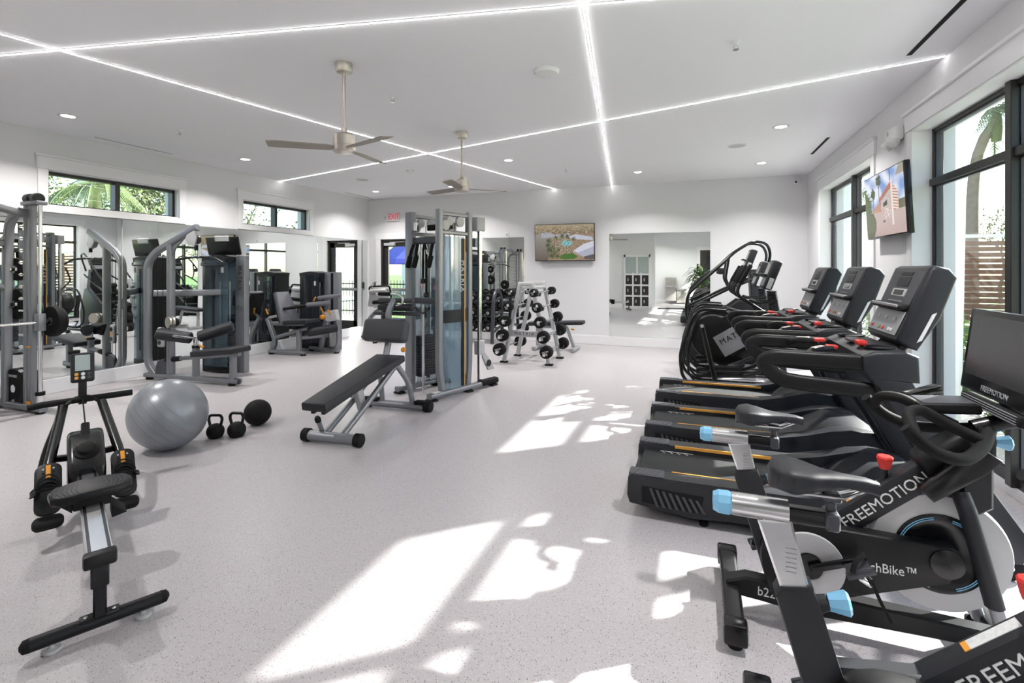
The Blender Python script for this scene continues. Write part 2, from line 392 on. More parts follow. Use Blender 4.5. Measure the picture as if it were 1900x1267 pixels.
# ---- clerestory windows in the left wall
for k, ((ya, yb), lab) in enumerate(zip(CLER, ('long low black window above the mirror by the Smith machine', 'shorter looking low black window above the mirror near the corner'))):
    o = bpy.data.objects.new('window_%d' % (k + 4), None); COL.objects.link(o); struct(o, lab)
    za, zb = CZ; x0, x1 = XL - 0.16, XL - 0.07; b = 0.05
    MB().bx(x0, x1, ya, ya + b, za, zb).bx(x0, x1, yb - b, yb, za, zb).bx(x0, x1, ya, yb, zb - b, zb).bx(x0, x1, ya, yb, za, za + 0.03).build('window_frame', 'frame_black', o, smooth=False)
    ym = (ya + yb) / 2
    MB().bx(x0, x1 + 0.012, ym - 0.03, ym + 0.03, za, zb).build('mullion', 'frame_black', o, smooth=False)
    for a, c in ((ya + b, ym - 0.03), (ym + 0.03, yb - b)):
        MB().bx(x0 + 0.03, x0 + 0.036, a, c, za + 0.03, zb - b).build('pane', 'window_glass', o, smooth=False)
    t = MB(); c = 0.10
    t.bx(XL, XL + 0.022, ya - c, ya, za - 0.0, zb, 0.003, 1).bx(XL, XL + 0.022, yb, yb + c, za, zb, 0.003, 1)
    t.bx(XL, XL + 0.026, ya - c - 0.01, yb + c + 0.01, zb, zb + 0.15, 0.003, 1).bx(XL, XL + 0.04, ya - c - 0.03, yb + c + 0.03, zb + 0.15, zb + 0.172, 0.003, 1)
    t.bx(XL, XL + 0.024, ya - c, yb + c, za - 0.085, za, 0.003, 1)
    t.bx(XL - 0.07, XL, ya - 0.001, ya + 0.012, za, zb).bx(XL - 0.07, XL, yb - 0.012, yb + 0.001, za, zb).bx(XL - 0.07, XL, ya, yb, za - 0.001, za + 0.012).bx(XL - 0.07, XL, ya, yb, zb - 0.012, zb + 0.001)
    t.build('window_casing', 'trim_white', o)
# ---- mirrors
def mirror(name, lab, box, group=None):
    o = MB().bx(*box, bev=0.003, seg=1).build(name, 'mirror', None, smooth=False)
    return tag(o, lab, 'mirror', group)
ms = [0.75, 2.60, 4.45, 6.30, 8.15, 9.80]
mlab = ['wall mirror panel at the far left edge', 'wall mirror panel behind the Smith machine', 'wall mirror panel behind the lat pulldown', 'wall mirror panel beside the leg extension machine', 'wall mirror panel reflecting the glass door in the corner']
for k in range(5):
    mirror('wall_mirror', mlab[k], (XL, XL + 0.008, ms[k] + 0.002, ms[k + 1] - 0.002, BH + 0.004, 2.18), 'mirror panels on the long wall')
mirror('wall_mirror', 'mirror on the end wall behind the dumbbell rack', (-4.75, -3.40, YB - 0.008, YB, BH + 0.004, 2.18))
mirror('wall_mirror', 'mirror on the end wall between the screen and the stair climber', (-1.61, 0.245, YB - 0.008, YB, BH + 0.004, 2.20))
# ---- glazed door in the back wall
d = bpy.data.objects.new('door_1', None); COL.objects.link(d); struct(d, 'black framed glass exit door in the corner')
a, b = DOORX; y0, y1 = YB + 0.06, YB + 0.11
MB().bx(a, a + 0.05, YB + 0.02, YB + 0.15, 0, DZ).bx(b - 0.05, b, YB + 0.02, YB + 0.15, 0, DZ).bx(a, b, YB + 0.02, YB + 0.15, DZ - 0.05, DZ).build('door_frame', 'frame_black', d, smooth=False)
MB().bx(a + 0.05, a + 0.17, y0, y1, 0.01, DZ - 0.05).bx(b - 0.17, b - 0.05, y0, y1, 0.01, DZ - 0.05).bx(a + 0.05, b - 0.05, y0, y1, DZ - 0.17, DZ - 0.05).bx(a + 0.05, b - 0.05, y0, y1, 0.01, 0.26).bx(a + 0.05, b - 0.05, y0, y1, 0.98, 1.06).build('door_leaf', 'frame_black', d, smooth=False)
for z0_, z1_ in ((0.26, 0.98), (1.06, DZ - 0.17)):
    MB().bx(a + 0.17, b - 0.17, y0 + 0.02, y0 + 0.026, z0_, z1_).build('pane', 'window_glass', d, smooth=False)
MB().bx(a + 0.05, b - 0.05, y0 - 0.05, y0 - 0.02, 0.99, 1.05, 0.006, 1).bx(a + 0.08, a + 0.12, y0 - 0.03, y0, 0.99, 1.05).bx(b - 0.12, b - 0.08, y0 - 0.03, y0, 0.99, 1.05).build('push_bar', 'silver', d)
MB().bx(a + 0.09, a + 0.38, y0 - 0.07, y0, DZ - 0.15, DZ - 0.08, 0.008, 1).beam((a + 0.25, y0 - 0.04, DZ - 0.07), (a + 0.62, y0 - 0.02, DZ - 0.06), 0.03, 0.012).build('door_closer', 'light_grey', d)
t = MB(); t.bx(a - 0.12, a, YB - 0.02, YB, 0, DZ + 0.02, 0.003, 1).bx(b, b + 0.12, YB - 0.02, YB, 0, DZ + 0.02, 0.003, 1).bx(a - 0.14, b + 0.14, YB - 0.024, YB, DZ + 0.0, DZ + 0.14, 0.003, 1).build('door_casing', 'trim_white', d)
# lobby door seen in the mirror
d = bpy.data.objects.new('door_2', None); COL.objects.link(d); struct(d, 'dark wooden lobby door seen in the mirror')
MB().bx(0.16, 1.08, YLB, YLB + 0.05, 0, 2.32).build('door_leaf', 'locker_dark', d, smooth=False)
for k in range(4): MB().bx(0.42, 0.82, YLB + 0.05, YLB + 0.056, 0.35 + 0.46 * k, 0.73 + 0.46 * k).build('pane', 'shield_dark', d, smooth=False)
MB().bx(0.04, 0.16, YLB, YLB + 0.03, 0, 2.34).bx(1.08, 1.2, YLB, YLB + 0.03, 0, 2.34).bx(0.02, 1.22, YLB, YLB + 0.035, 2.32, 2.48).build('door_casing', 'trim_white', d, smooth=False)
# ---- locker tower in the front wall (seen in the mirror)
lk = thing('locker_tower', 'white cubby tower with nine dark lockers seen in the mirror', 'lockers', (-2.1, YF, 0))
MB().bx(-0.49, 0.49, 0.0, 0.03, 0, 2.05).build('backing', 'trim_white', lk, smooth=False)
mm = MB()
for k in range(4): mm.bx(-0.46 + 0.3 * k - 0.018, -0.46 + 0.3 * k + 0.038, 0.03, 0.05, 0.05, 1.37)
for z in (0.05, 0.46, 0.87, 1.28): mm.bx(-0.46, 0.46, 0.03, 0.051, z, z + 0.06)
mm.bx(-0.49, -0.43, 0.03, 0.055, 0, 2.05).bx(0.43, 0.49, 0.03, 0.055, 0, 2.05).bx(-0.49, 0.49, 0.03, 0.055, 1.97, 2.05).bx(-0.03, 0.03, 0.03, 0.052, 1.34, 2.0).build('face_frame', 'trim_white', lk, smooth=False)
for s in (-1, 1): MB().bx(s * 0.23 - 0.2, s * 0.23 + 0.2, 0.03, 0.038, 1.34, 1.97).build('frosted_panel', 'lcd', lk, smooth=False)
for r in range(3):
    for c in range(3):
        x = -0.30 + 0.30 * c; z = 0.285 + 0.41 * r
        dd = MB().bx(x - 0.122, x + 0.122, 0.03, 0.045, z - 0.175, z + 0.175, 0.004, 1).build('locker_door', 'locker_dark', lk)
        MB().bx(x - 0.055, x - 0.015, 0.045, 0.06, z - 0.05, z + 0.06, 0.004, 1).build('lock', 'light_grey', dd)
# ---- drinking fountain
wf = thing('drinking_fountain', 'stainless bi-level drinking fountain seen in the mirror', 'fountain', (-0.82, YLB + 0.002, 0))
for n_, xa, xb, za, zb in (('tall_cooler', -0.45, 0.0, 0.13, 0.72), ('low_cooler', 0.02, 0.45, 0.05, 0.60)):
    c = MB().bx(xa, xb, 0.0, 0.36, za, zb, 0.02).build(n_, 'fountain_steel', wf)
    MB().bx(xa - 0.005, xb + 0.005, 0.0, 0.42, zb, zb + 0.07, 0.02).build('basin', 'silver', c)
    MB().tube([((xa + xb) / 2, 0.1, zb + 0.07), ((xa + xb) / 2, 0.1, zb + 0.12), ((xa + xb) / 2, 0.16, zb + 0.14)], 0.012).build('spout', 'chrome', c)
MB().bx(-0.45, 0.0, 0.0, 0.12, 0.79, 1.15, 0.015).build('bottle_filler', 'fountain_steel', wf)
# ---- black entrance mat on the threshold
tag(MB().bx(-1.38, -0.1, -0.45, 0.2, 0.0, 0.008).build('entrance_mat', 'black_rubber'), 'thin black mat at the lobby threshold seen in the mirror', 'mat')
# ================================================================== CEILING FITTINGS
def led(name, a, b, lab):
    z = ZC - 0.003
    o = thing(name, lab, 'light', ((a[0] + b[0]) / 2, (a[1] + b[1]) / 2, z), math.atan2(b[1] - a[1], b[0] - a[0]))
    L = math.hypot(b[0] - a[0], b[1] - a[1])
    MB().bx(-L / 2, L / 2, -0.006, 0.006, -0.0015, 0.003).build('channel', 'trim_white', o, smooth=False)
    MB().bx(-L / 2, L / 2, -0.0025, 0.0025, -0.0045, -0.0012).build('diffuser', 'led', o, smooth=False)
led('led_strip_light', (-7.29, 1.77), (1.81, 3.53), 'glowing ceiling line nearest the camera crossing the top left')
led('led_strip_light', (-5.05, 0.0), (-2.72, 9.85), 'glowing ceiling line running diagonally to the end wall left of the screen')
led('led_strip_light', (-0.42, 1.2), (-1.56, 9.85), 'glowing ceiling line running steeply towards the end wall mirror')
led('led_strip_light', (-7.29, 7.19), (1.81, 4.77), 'glowing ceiling line crossing from the small window to the tall window')
DL = [(-6.35, 3.34, 'round downlight above the Smith machine, farthest left'), (-6.35, 5.58, 'round downlight above the lat pulldown'), (-6.38, 8.85, 'round downlight nearest the door corner'),
      (-2.67, 7.02, 'round downlight behind the smaller looking fan'), (-4.58, 8.86, 'round downlight just behind the far fan hub'), (-0.93, 8.64, 'round downlight above the end wall mirror'),
      (0.95, 8.57, 'round downlight above the stair climber'), (0.92, 6.47, 'largest looking downlight, right side near the tall windows')]
for k, (x, y, lab) in enumerate(DL + [(-4.5, 1.2, 'added unseen downlight behind the camera on the left'), (0.9, 2.2, 'added unseen downlight directly above the bikes'), (-0.2, -1.6, 'added unseen lobby downlight near the door'), (-1.6, -1.9, 'added unseen lobby downlight near the drinking fountain')]):  # downlights appended here are unseen, added to brighten the room
    o = thing('recessed_downlight', lab, 'light', (x, y, ZC), 0, 'recessed ceiling downlights')
    MB().lathe([(0.062, -0.001), (0.090, -0.001), (0.092, -0.004), (0.085, -0.008), (0.062, -0.006), (0.062, -0.001)], cap=False, n=32).build('trim_ring', 'trim_white', o)
    MB().lathe([(0.001, -0.003), (0.064, -0.003), (0.064, -0.0015), (0.001, -0.0015)], n=24).build('lens', 'lamp_disc', o)
    ld = bpy.data.lights.new('downlight_lamp', 'AREA'); ld.shape = 'DISK'; ld.size = 0.11; ld.energy = DOWNLIGHT_W; ld.color = (1.0, 0.97, 0.94); ld.spread = math.radians(132)
    lo = bpy.data.objects.new('downlight_lamp', ld); COL.objects.link(lo); lo.parent = o; lo.location = (0, 0, -0.012)
for x, y, lab in ((0.51, 7.26, 'round grey ceiling speaker near the far tall window'), (-5.77, 7.6, 'round grey ceiling speaker above the leg extension')):
    o = thing('ceiling_speaker', lab, 'speaker', (x, y, ZC))
    MB().lathe([(0.125, -0.001), (0.125, -0.006), (0.11, -0.008), (0.11, -0.001)], cap=False, n=32).build('rim', 'ceiling_paint', o)
    MB().lathe([(0.001, -0.007), (0.11, -0.006), (0.11, -0.001)], n=32).build('grille', 'light_grey', o)
o = thing('smoke_detector', 'large white round ceiling detector between fan and bright line', 'detector', (-1.17, 3.97, ZC))
MB().lathe([(0.105, 0), (0.105, -0.012), (0.095, -0.03), (0.06, -0.042), (0.001, -0.045)], n=36).build('dome', 'white_plastic', o)
MB().lathe([(0.108, 0), (0.108, -0.008), (0.10, -0.01)], n=36).build('base_ring', 'trim_white', o)
o = thing('smoke_detector', 'small white round detector behind the near fan', 'detector', (-4.49, 7.17, ZC))
MB().lathe([(0.06, 0), (0.06, -0.02), (0.045, -0.035), (0.001, -0.038)], n=24).build('dome', 'white_plastic', o)
for x, y, lab in ((0.27, 3.94, 'white ceiling sprinkler head at the upper right'), (-5.75, 4.14, 'white ceiling sprinkler head near the long low window'), (-2.72, 4.04, 'white ceiling sprinkler head behind the near fan rod'), (-2.0, 7.9, 'white ceiling sprinkler head before the end wall')):
    o = thing('sprinkler_head', lab, 'sprinkler', (x, y, ZC))
    MB().lathe([(0.035, 0), (0.035, -0.004), (0.02, -0.01), (0.010, -0.012), (0.010, -0.03)], n=16).build('escutcheon', 'trim_white', o)
    MB().tube([(-0.012, 0, -0.03), (-0.016, 0, -0.045), (0, 0, -0.058), (0.016, 0, -0.045), (0.012, 0, -0.03)], 0.003, n=6).lathe([(0.022, -0.058), (0.022, -0.061)], n=12).build('deflector', 'silver', o)
for (x, ya, yb, lab) in ((1.54, 3.45, 4.66, 'black linear air slot in the ceiling above the near window'), (1.555, 7.21, 8.18, 'black linear air slot in the ceiling above the far window'), (-7.05, 3.99, 4.97, 'thin linear air slot over the long low window'), (-7.08, 8.74, 9.7, 'thin linear air slot near the door corner')):
    o = thing('air_slot', lab, 'vent', (x, (ya + yb) / 2, ZC)); h = (yb - ya) / 2
    w = 0.019 if x > 0 else 0.012
    MB().bx(-w, w, -h, h, -0.002, 0.001).build('slot', 'black_rubber', o, smooth=False)
    MB().bx(-w - 0.004, -w, -h, h, -0.003, 0.0).bx(w, w + 0.004, -h, h, -0.003, 0.0).build('flange', 'trim_white', o, smooth=False)
# ---- ceiling fans
def fan(y, angs, lab):
    o = thing('ceiling_fan', lab, 'fan', (-2.66, y, 0))
    MB().lathe([(0.066, 3.155), (0.066, 3.10), (0.058, 3.085), (0.02, 3.08)], n=28).build('canopy', 'nickel', o)
    MB().cyl((0, 0, 3.09), (0, 0, 2.60), 0.0135).build('rod', 'nickel', o)
    MB().lathe([(0.022, 2.64), (0.03, 2.60), (0.075, 2.585), (0.084, 2.575), (0.084, 2.50), (0.088, 2.495), (0.088, 2.455), (0.075, 2.44), (0.03, 2.435), (0.001, 2.435)], n=32).build('motor', 'nickel', o)
    for a in angs:
        t = math.radians(a); q = Matrix.Rotation(t, 4, 'Z') @ Matrix.Translation((0, 0, 2.475)) @ Matrix.Rotation(math.radians(11), 4, 'X')
        MB().prism([(0.07, -0.032), (0.12, -0.05), (0.5, -0.062), (0.565, -0.06), (0.57, 0.045), (0.5, 0.055), (0.12, 0.05), (0.07, 0.032)], 0.008, q, 0.002, 1).build('blade', 'fan_blade', o)
fan(3.27, (-142, -18, 95), 'brushed nickel three-blade ceiling fan nearest the camera')
fan(5.41, (163, 42, -80), 'brushed nickel three-blade ceiling fan farther back')
# ---- wall fittings
o = thing('exit_sign', 'red EXIT sign over the glass door', 'sign', (-6.62, YB, 2.715))
MB().bx(-0.17, 0.17, -0.03, 0, -0.1, 0.1, 0.006, 1).build('panel', 'wall_paint', o)
text('lettering', 'EXIT', 0.2, frame((0.03, -0.032, 0), (1, 0, 0), (0, -1, 0)), 'exit_red', o, xs=0.72)
MB().prism([(-0.035, 0), (0.01, 0.032), (0.01, -0.032)], 0.003, frame((-0.215, -0.012, 0), (1, 0, 0), (0, -1, 0))).build('arrow', 'light_grey', o)
o = thing('emergency_light', 'white emergency lamp box on the wall above the tilted screen', 'lamp', (XR, 5.72, 2.78))
MB().box((-0.045, 0, 0), (0.09, 0.24, 0.13), None, 0.02).build('housing', 'white_plastic', o)
for s in (-1, 1): MB().lathe([(0.045, 0), (0.05, 0.05), (0.042, 0.052), (0.001, 0.045)], (-0.06, s * 0.075, -0.065), (-0.5, s * 0.3, -0.6), 20).build('lamp_head', 'white_plastic', o)
MB().lathe([(0.022, 0), (0.022, 0.004), (0.001, 0.004)], (-0.09, 0.02, 0.02), (-1, 0, 0), 16).build('badge', 'lcd', o)
o = thing('security_camera', 'small white camera high in the end wall corner', 'camera', (1.66, YB - 0.02, 3.03))
MB().box((0, -0.02, 0.02), (0.07, 0.06, 0.07), None, 0.01).build('mount', 'white_plastic', o)
MB().ball((-0.03, -0.075, -0.01), 0.045, 18, 12).build('camera_ball', 'white_plastic', o)
MB().lathe([(0.02, 0), (0.018, 0.01), (0.001, 0.008)], (-0.045, -0.112, -0.02), (-0.3, -1, -0.3), 14).build('lens', 'black_gloss', o)
o = thing('wall_plate', 'small white wall plate beside the end wall mirror top', 'plate', (-3.78, YB, 2.235))
MB().bx(-0.045, 0.045, -0.012, 0, -0.06, 0.06, 0.004, 1).build('plate', 'white_plastic', o)
MB().bx(-0.018, 0.018, -0.016, -0.011, -0.03, 0.03, 0.003, 1).build('switch', 'light_grey', o)
o = thing('fire_alarm_pull', 'small red alarm plate on the end wall behind the cable tower', 'alarm', (-5.86, YB, 1.13))
MB().bx(-0.055, 0.055, -0.03, 0, -0.075, 0.075, 0.006, 1).build('plate', 'red', o)
MB().bx(-0.035, 0.035, -0.04, -0.028, -0.02, 0.03, 0.004, 1).build('pull_handle', 'print_white', o)
o = thing('extinguisher_cabinet', 'recessed grey extinguisher cabinet seen between the tower posts', 'cabinet', (-5.47, YB, 1.02))
MB().bx(-0.19, 0.19, -0.03, 0, -0.33, 0.33, 0.004, 1).build('frame', 'light_grey', o)
MB().bx(-0.15, 0.15, -0.034, -0.028, -0.29, 0.29).build('door', 'screen_grey', o, smooth=False)
MB().lathe([(0.055, -0.24), (0.06, -0.2), (0.06, 0.05), (0.03, 0.12), (0.02, 0.16)], (0, -0.045, 0), n=18).build('extinguisher', 'red', o)
o = thing('card_reader', 'small dark card reader beside the glass door', 'reader', (-7.12, YB, 1.12))
MB().bx(-0.03, 0.03, -0.025, 0, -0.07, 0.07, 0.006, 1).build('body', 'charcoal_light', o)
MB().bx(-0.012, 0.012, -0.028, -0.024, 0.02, 0.04).build('light', 'leaf_light', o, smooth=False)
# ---- television screens
def picture(fn, W_, H_, nx, ny, M, parent, name='picture', e=0.72):
    me = bpy.data.meshes.new(name); vs = [M @ V(((i / nx - 0.5) * W_, (j / ny - 0.5) * H_, 0)) for j in range(ny + 1) for i in range(nx + 1)]
    fs = [(j * (nx + 1) + i, j * (nx + 1) + i + 1, (j + 1) * (nx + 1) + i + 1, (j + 1) * (nx + 1) + i) for j in range(ny) for i in range(nx)]
    me.from_pydata(vs, [], fs); ca = me.color_attributes.new('print', 'FLOAT_COLOR', 'POINT')
    buf = []
    for j in range(ny + 1):
        for i in range(nx + 1): buf += [*fn(i / nx, j / ny), 1.0]
    ca.data.foreach_set('color', buf)
    key = 'screen_print'
    if key not in MATS:
        m = bpy.data.materials.new(key); m.use_nodes = True; N = m.node_tree.nodes; b = N['Principled BSDF']
        at = N.new('ShaderNodeAttribute'); at.attribute_name = 'print'
        m.node_tree.links.new(at.outputs['Color'], b.inputs['Emission Color']); b.inputs['Emission Strength'].default_value = e
        b.inputs['Base Color'].default_value = (0.01, 0.01, 0.01, 1); b.inputs['Roughness'].default_value = 0.2
        MATS[key] = m
    me.materials.append(MATS[key]); o = bpy.data.objects.new(name, me); COL.objects.link(o); o.parent = parent; return o
from mathutils import noise as NZ
def nz(x, y, s, o=0.0): return NZ.noise(V((x * s, y * s, o)))
def lerp(a, b, t): t = max(0, min(1, t)); return tuple(p + (q - p) * t for p, q in zip(a, b))
def inpoly(x, y, P):
    r = False; n = len(P)
    for i in range(n):
        x1, y1 = P[i]; x2, y2 = P[i - 1]
        if (y1 > y) != (y2 > y) and x < (x2 - x1) * (y - y1) / (y2 - y1) + x1: r = not r
    return r
def aerial(x, y):
    n = nz(x, y, 30) * 0.5 + nz(x, y, 70, 3) * 0.5; f = nz(x, y, 120, 7)
    if y > 0.96: c = (0.26, 0.21, 0.14)
    elif y > 0.74:
        c = lerp((0.12, 0.085, 0.04), (0.25, 0.19, 0.11), (y - 0.74) / 0.25 + n)
        if nz(x, y * 4, 20, 5) > 0.22: c = lerp(c, (0.40, 0.37, 0.33), 0.7)
    elif x < 0.29 - 0.22 * max(0, 0.35 - y) + 0.03 * n: c = lerp((0.09, 0.07, 0.055), (0.22, 0.20, 0.185), y / 0.74 + n * 0.15)
    else: c = lerp((0.13, 0.085, 0.05), (0.30, 0.23, 0.16), 0.5 + n * 0.9 + f * 0.5)
    if 0.10 < x < 0.60 and 0.64 < y < 0.76 + 0.04 * math.sin(x * 11) and n > -0.2: c = lerp((0.20, 0.21, 0.25), (0.36, 0.36, 0.39), n + 0.5 + f)
    if inpoly(x, y, [(0.58, 0.66), (0.70, 0.72), (0.97, 0.64), (0.99, 0.54), (0.80, 0.57), (0.62, 0.60)]): c = lerp((0.28, 0.30, 0.37), (0.46, 0.47, 0.52), 0.5 + 0.5 * math.sin((x + y * 2) * 60) * 0.5 + n * 0.4)
    if inpoly(x, y, [(0.66, 0.27), (0.84, 0.46), (1.0, 0.53), (1.0, 0.17), (0.83, 0.10)]): c = lerp((0.26, 0.27, 0.34), (0.47, 0.48, 0.55), 0.5 + (0.4 if y > 0.62 * x - 0.24 else -0.3) + n * 0.25)
    if inpoly(x, y, [(0.66, 0.27), (0.83, 0.10), (0.85, 0.06), (0.65, 0.22)]): c = (0.30, 0.26, 0.24)
    if inpoly(x, y, [(0.83, 0.10), (1.0, 0.17), (1.0, 0.02), (0.85, 0.02)]): c = lerp((0.04, 0.035, 0.04), (0.12, 0.10, 0.10), n + 0.5)
    if inpoly(x, y, [(0.44, 0.44), (0.47, 0.51), (0.51, 0.60), (0.545, 0.53), (0.60, 0.54), (0.65, 0.50), (0.63, 0.44), (0.56, 0.385), (0.49, 0.41)]): c = lerp((0.07, 0.30, 0.32), (0.16, 0.42, 0.42), n + 0.6)
    if inpoly(x, y, [(0.42, 0.05), (0.44, 0.14), (0.52, 0.19), (0.63, 0.205), (0.73, 0.10), (0.66, 0.035), (0.5, 0.02)]): c = lerp((0.025, 0.085, 0.008), (0.055, 0.14, 0.02), n + 0.5 + f)
    for px_, py_, rr in ((0.24, 0.55, 1.2), (0.25, 0.30, 1.4), (0.31, 0.36, 1.0), (0.34, 0.22, 1.1), (0.29, 0.13, 1.3), (0.36, 0.62, 0.7), (0.47, 0.68, 0.6), (0.56, 0.66, 0.6), (0.40, 0.30, 0.6), (0.66, 0.60, 0.5), (0.38, 0.12, 0.8), (0.22, 0.42, 0.9)):
        if (x - px_) ** 2 + ((y - py_) * 0.6) ** 2 < 0.0014 * rr * (1 + 3.2 * n + 1.5 * f): c = lerp((0.015, 0.03, 0.005), (0.06, 0.09, 0.02), 0.5 + f)
    if 0.29 < x < 0.66 and 0.18 < y < 0.62:
        q = nz(x, y, 62, 9)
        if q > 0.30: c = (0.035, 0.035, 0.015)
        elif q < -0.36: c = (0.46, 0.40, 0.34)
    return c
def resort(x, y):
    n = nz(x, y, 24) * 0.6 + nz(x, y, 60, 3) * 0.4
    cl = nz(x, y, 5, 8)
    c = lerp((0.16, 0.26, 0.50), (0.60, 0.63, 0.70), cl * 1.6 + 0.55) if y > 0.42 else lerp((0.42, 0.32, 0.30), (0.34, 0.24, 0.22), (0.42 - y) * 2 + n * 0.2)
    if x < 0.18 + 0.06 * n and 0.34 < y < 0.86 - x * 1.4 + 0.15 * n: c = lerp((0.03, 0.06, 0.01), (0.10, 0.14, 0.03), n + 0.5)
    for px_, h in ((0.40, 0.88), (0.24, 0.70)):
        if abs(x - px_) < 0.008 and 0.40 < y < h: c = (0.12, 0.08, 0.06)
        if (x - px_) ** 2 * 2.2 + (y - h) ** 2 < 0.008 * (1 + 2.2 * n): c = (0.045, 0.07, 0.02)
    if inpoly(x, y, [(0.40, 0.60), (0.72, 0.82), (0.72, 0.72), (0.40, 0.54)]): c = (0.36, 0.12, 0.06)
    if inpoly(x, y, [(0.45, 0.555), (0.72, 0.72), (0.72, 0.42), (0.45, 0.42)]): c = lerp((0.36, 0.30, 0.27), (0.46, 0.40, 0.36), n + 0.5)
    if inpoly(x, y, [(0.20, 0.44), (0.44, 0.56), (0.44, 0.38), (0.20, 0.40)]): c = (0.33, 0.15, 0.09) if int(x * 60) % 2 else (0.42, 0.24, 0.17)
    if inpoly(x, y, [(0.50, 0.51), (0.60, 0.55), (0.60, 0.47), (0.50, 0.45)]): c = (0.02, 0.02, 0.025)
    if 0.72 < x < 0.86 and 0.36 < y < 0.80 - (x - 0.72) * 1.3: c = (0.40, 0.17, 0.10) if (int((y + x * 0.3) * 46) % 2) else (0.62, 0.58, 0.55)
    if 0.695 < x < 0.735 and 0.14 < y < 0.82: c = (0.62, 0.55, 0.53)
    if x > 0.86 and 0.36 < y < 0.5: c = lerp((0.06, 0.09, 0.03), (0.16, 0.10, 0.08), (x - 0.86) * 6)
    if 0.50 < x < 0.68 and 0.26 < y < 0.42 and n > 0.12: c = (0.60, 0.55, 0.55)
    if (x - 0.12) ** 2 / 0.028 + (y - 0.20) ** 2 / 0.05 < 1 + n * 0.3: c = lerp((0.025, 0.05, 0.012), (0.09, 0.10, 0.03), n + 0.5)
    if 0.47 < x < 0.53 and 0.20 < y < 0.24: c = (0.06, 0.05, 0.05)
    if 0.68 < x < 0.70 and y > 0.82: c = (0.05, 0.05, 0.06)
    if x > 0.9 - (1 - y) * 0.6 and y > 0.86: c = (0.28, 0.25, 0.20)
    return c
def tv(name, lab, loc, rot, W_, H_, fn):
    o = thing(name, lab, 'television', loc); o.rotation_euler = rot
    MB().box((0, 0.028, 0), (W_, 0.05, H_), None, 0.008).build('casing', 'black_gloss', o)
    MB().box((0, 0.065, 0), (W_ * 0.55, 0.05, H_ * 0.5), None, 0.012).build('back_cover', 'black_satin', o)
    MB().beam((0, 0.08, 0), (0, 0.118, 0), 0.22, 0.22).build('wall_bracket', 'black_satin', o)
    picture(fn, W_ - 0.024, H_ - 0.03, 190, 110, frame((0, 0.0005, 0.003), (1, 0, 0), (0, -1, 0)), o)
tv('wall_screen', 'wall television showing an aerial view of a pool resort', (-2.50, YB - 0.125, 2.04), (math.radians(3), 0, 0), 1.24, 0.75, aerial)
tv('wall_screen', 'tilted wall television between the tall windows showing a timber pool house', (XR - 0.125, 5.74, 2.13), (math.radians(3), 0, math.radians(-90)), 1.08, 0.64, resort)
# ================================================================== OUTSIDE
tag(MB().bx(-90, 90, -60, 120, -0.3, -0.12).build('lawn', 'grass', None, False), 'green lawn around the building', 'lawn', kind='structure')
tag(MB().bx(XR + 0.14, 5.2, -12, 24, -0.3, -0.06).build('terrace', 'terrace', None, False), 'pale paved terrace outside the tall windows', 'terrace', kind='structure')
tag(MB().bx(-14, 0, YB + WT, 13.5, -0.3, -0.07).build('back_terrace', 'terrace', None, False), 'pale paved terrace outside the glass door', 'terrace', kind='structure')
# white curved buttress wings of the facade, seen through the tall windows
for y, lab in ((6.0, 'white curved buttress seen through the near tall window'), (9.35, 'white curved buttress seen through the far tall window')):
    cv = [(2.40, 2.30), (2.44, 2.71), (2.51, 2.93), (2.56, 3.0), (2.75, 3.1)]
    P = [(2.125, -0.1), (2.36, -0.1)] + cv + [(2.78, 3.6), (2.125, 3.6)]
    M = Matrix(((1, 0, 0, 0), (0, 0, -1, y), (0, 1, 0, 0), (0, 0, 0, 1)))
    tag(MB().prism(P, 0.2, M).build('buttress', 'stucco', None, False), lab, 'wall', kind='structure')
# horizontal slat fence
def slat_fence(a, b, h, lab):
    d = V((b[0] - a[0], b[1] - a[1], 0)); L = d.length; o = thing('slat_fence', lab, 'fence', (a[0], a[1], 0), math.atan2(d.y, d.x))
    n = int(h / 0.115); proto = None
    for k in range(n):
        if proto is None:
            proto = MB().bx(0, L, -0.012, 0.012, 0.0, 0.092).build('slat', 'wood_slat', o, False); s = proto
        else:
            s = proto.copy(); COL.objects.link(s); s.parent = o
        s.location = (0, 0, 0.02 + k * 0.115)
    for k in range(int(L / 1.8) + 1):
        MB().bx(k * 1.8 - 0.05, k * 1.8 + 0.05, 0.012, 0.11, -0.1, h + 0.05).build('post', 'wood_slat', o, False)
    MB().bx(-0.05, L + 0.05, -0.06, 0.13, h + 0.02, h + 0.08).build('cap_rail', 'stucco', o, False)
slat_fence((4.45, 12.6), (10.3, 12.6), 2.12, 'brown horizontal slat screen beyond the near tall window')
def leaf_cloud(m, c, rad, n, size, rng, fill=1.0):
    for _ in range(n):
        while True:
            p = V((rng.uniform(-1, 1), rng.uniform(-1, 1), rng.uniform(-1, 1)))
            if p.length <= 1 and p.length > 1 - fill: break
        q = V(c) + V((p.x * rad[0], p.y * rad[1], p.z * rad[2]))
        u = V((rng.gauss(0, 1), rng.gauss(0, 1), rng.gauss(0, 1))).normalized(); w = u.orthogonal().normalized()
        w = (Matrix.Rotation(rng.uniform(0, 6.28), 3, u) @ w); t = u.cross(w); s = size * rng.uniform(0.6, 1.3)
        vs = [m.bm.verts.new(q + w * s * a + t * s * 0.42 * b) for a, b in ((-1, 0), (0, -1), (1, 0), (0, 1))]
        m.bm.faces.new(vs)
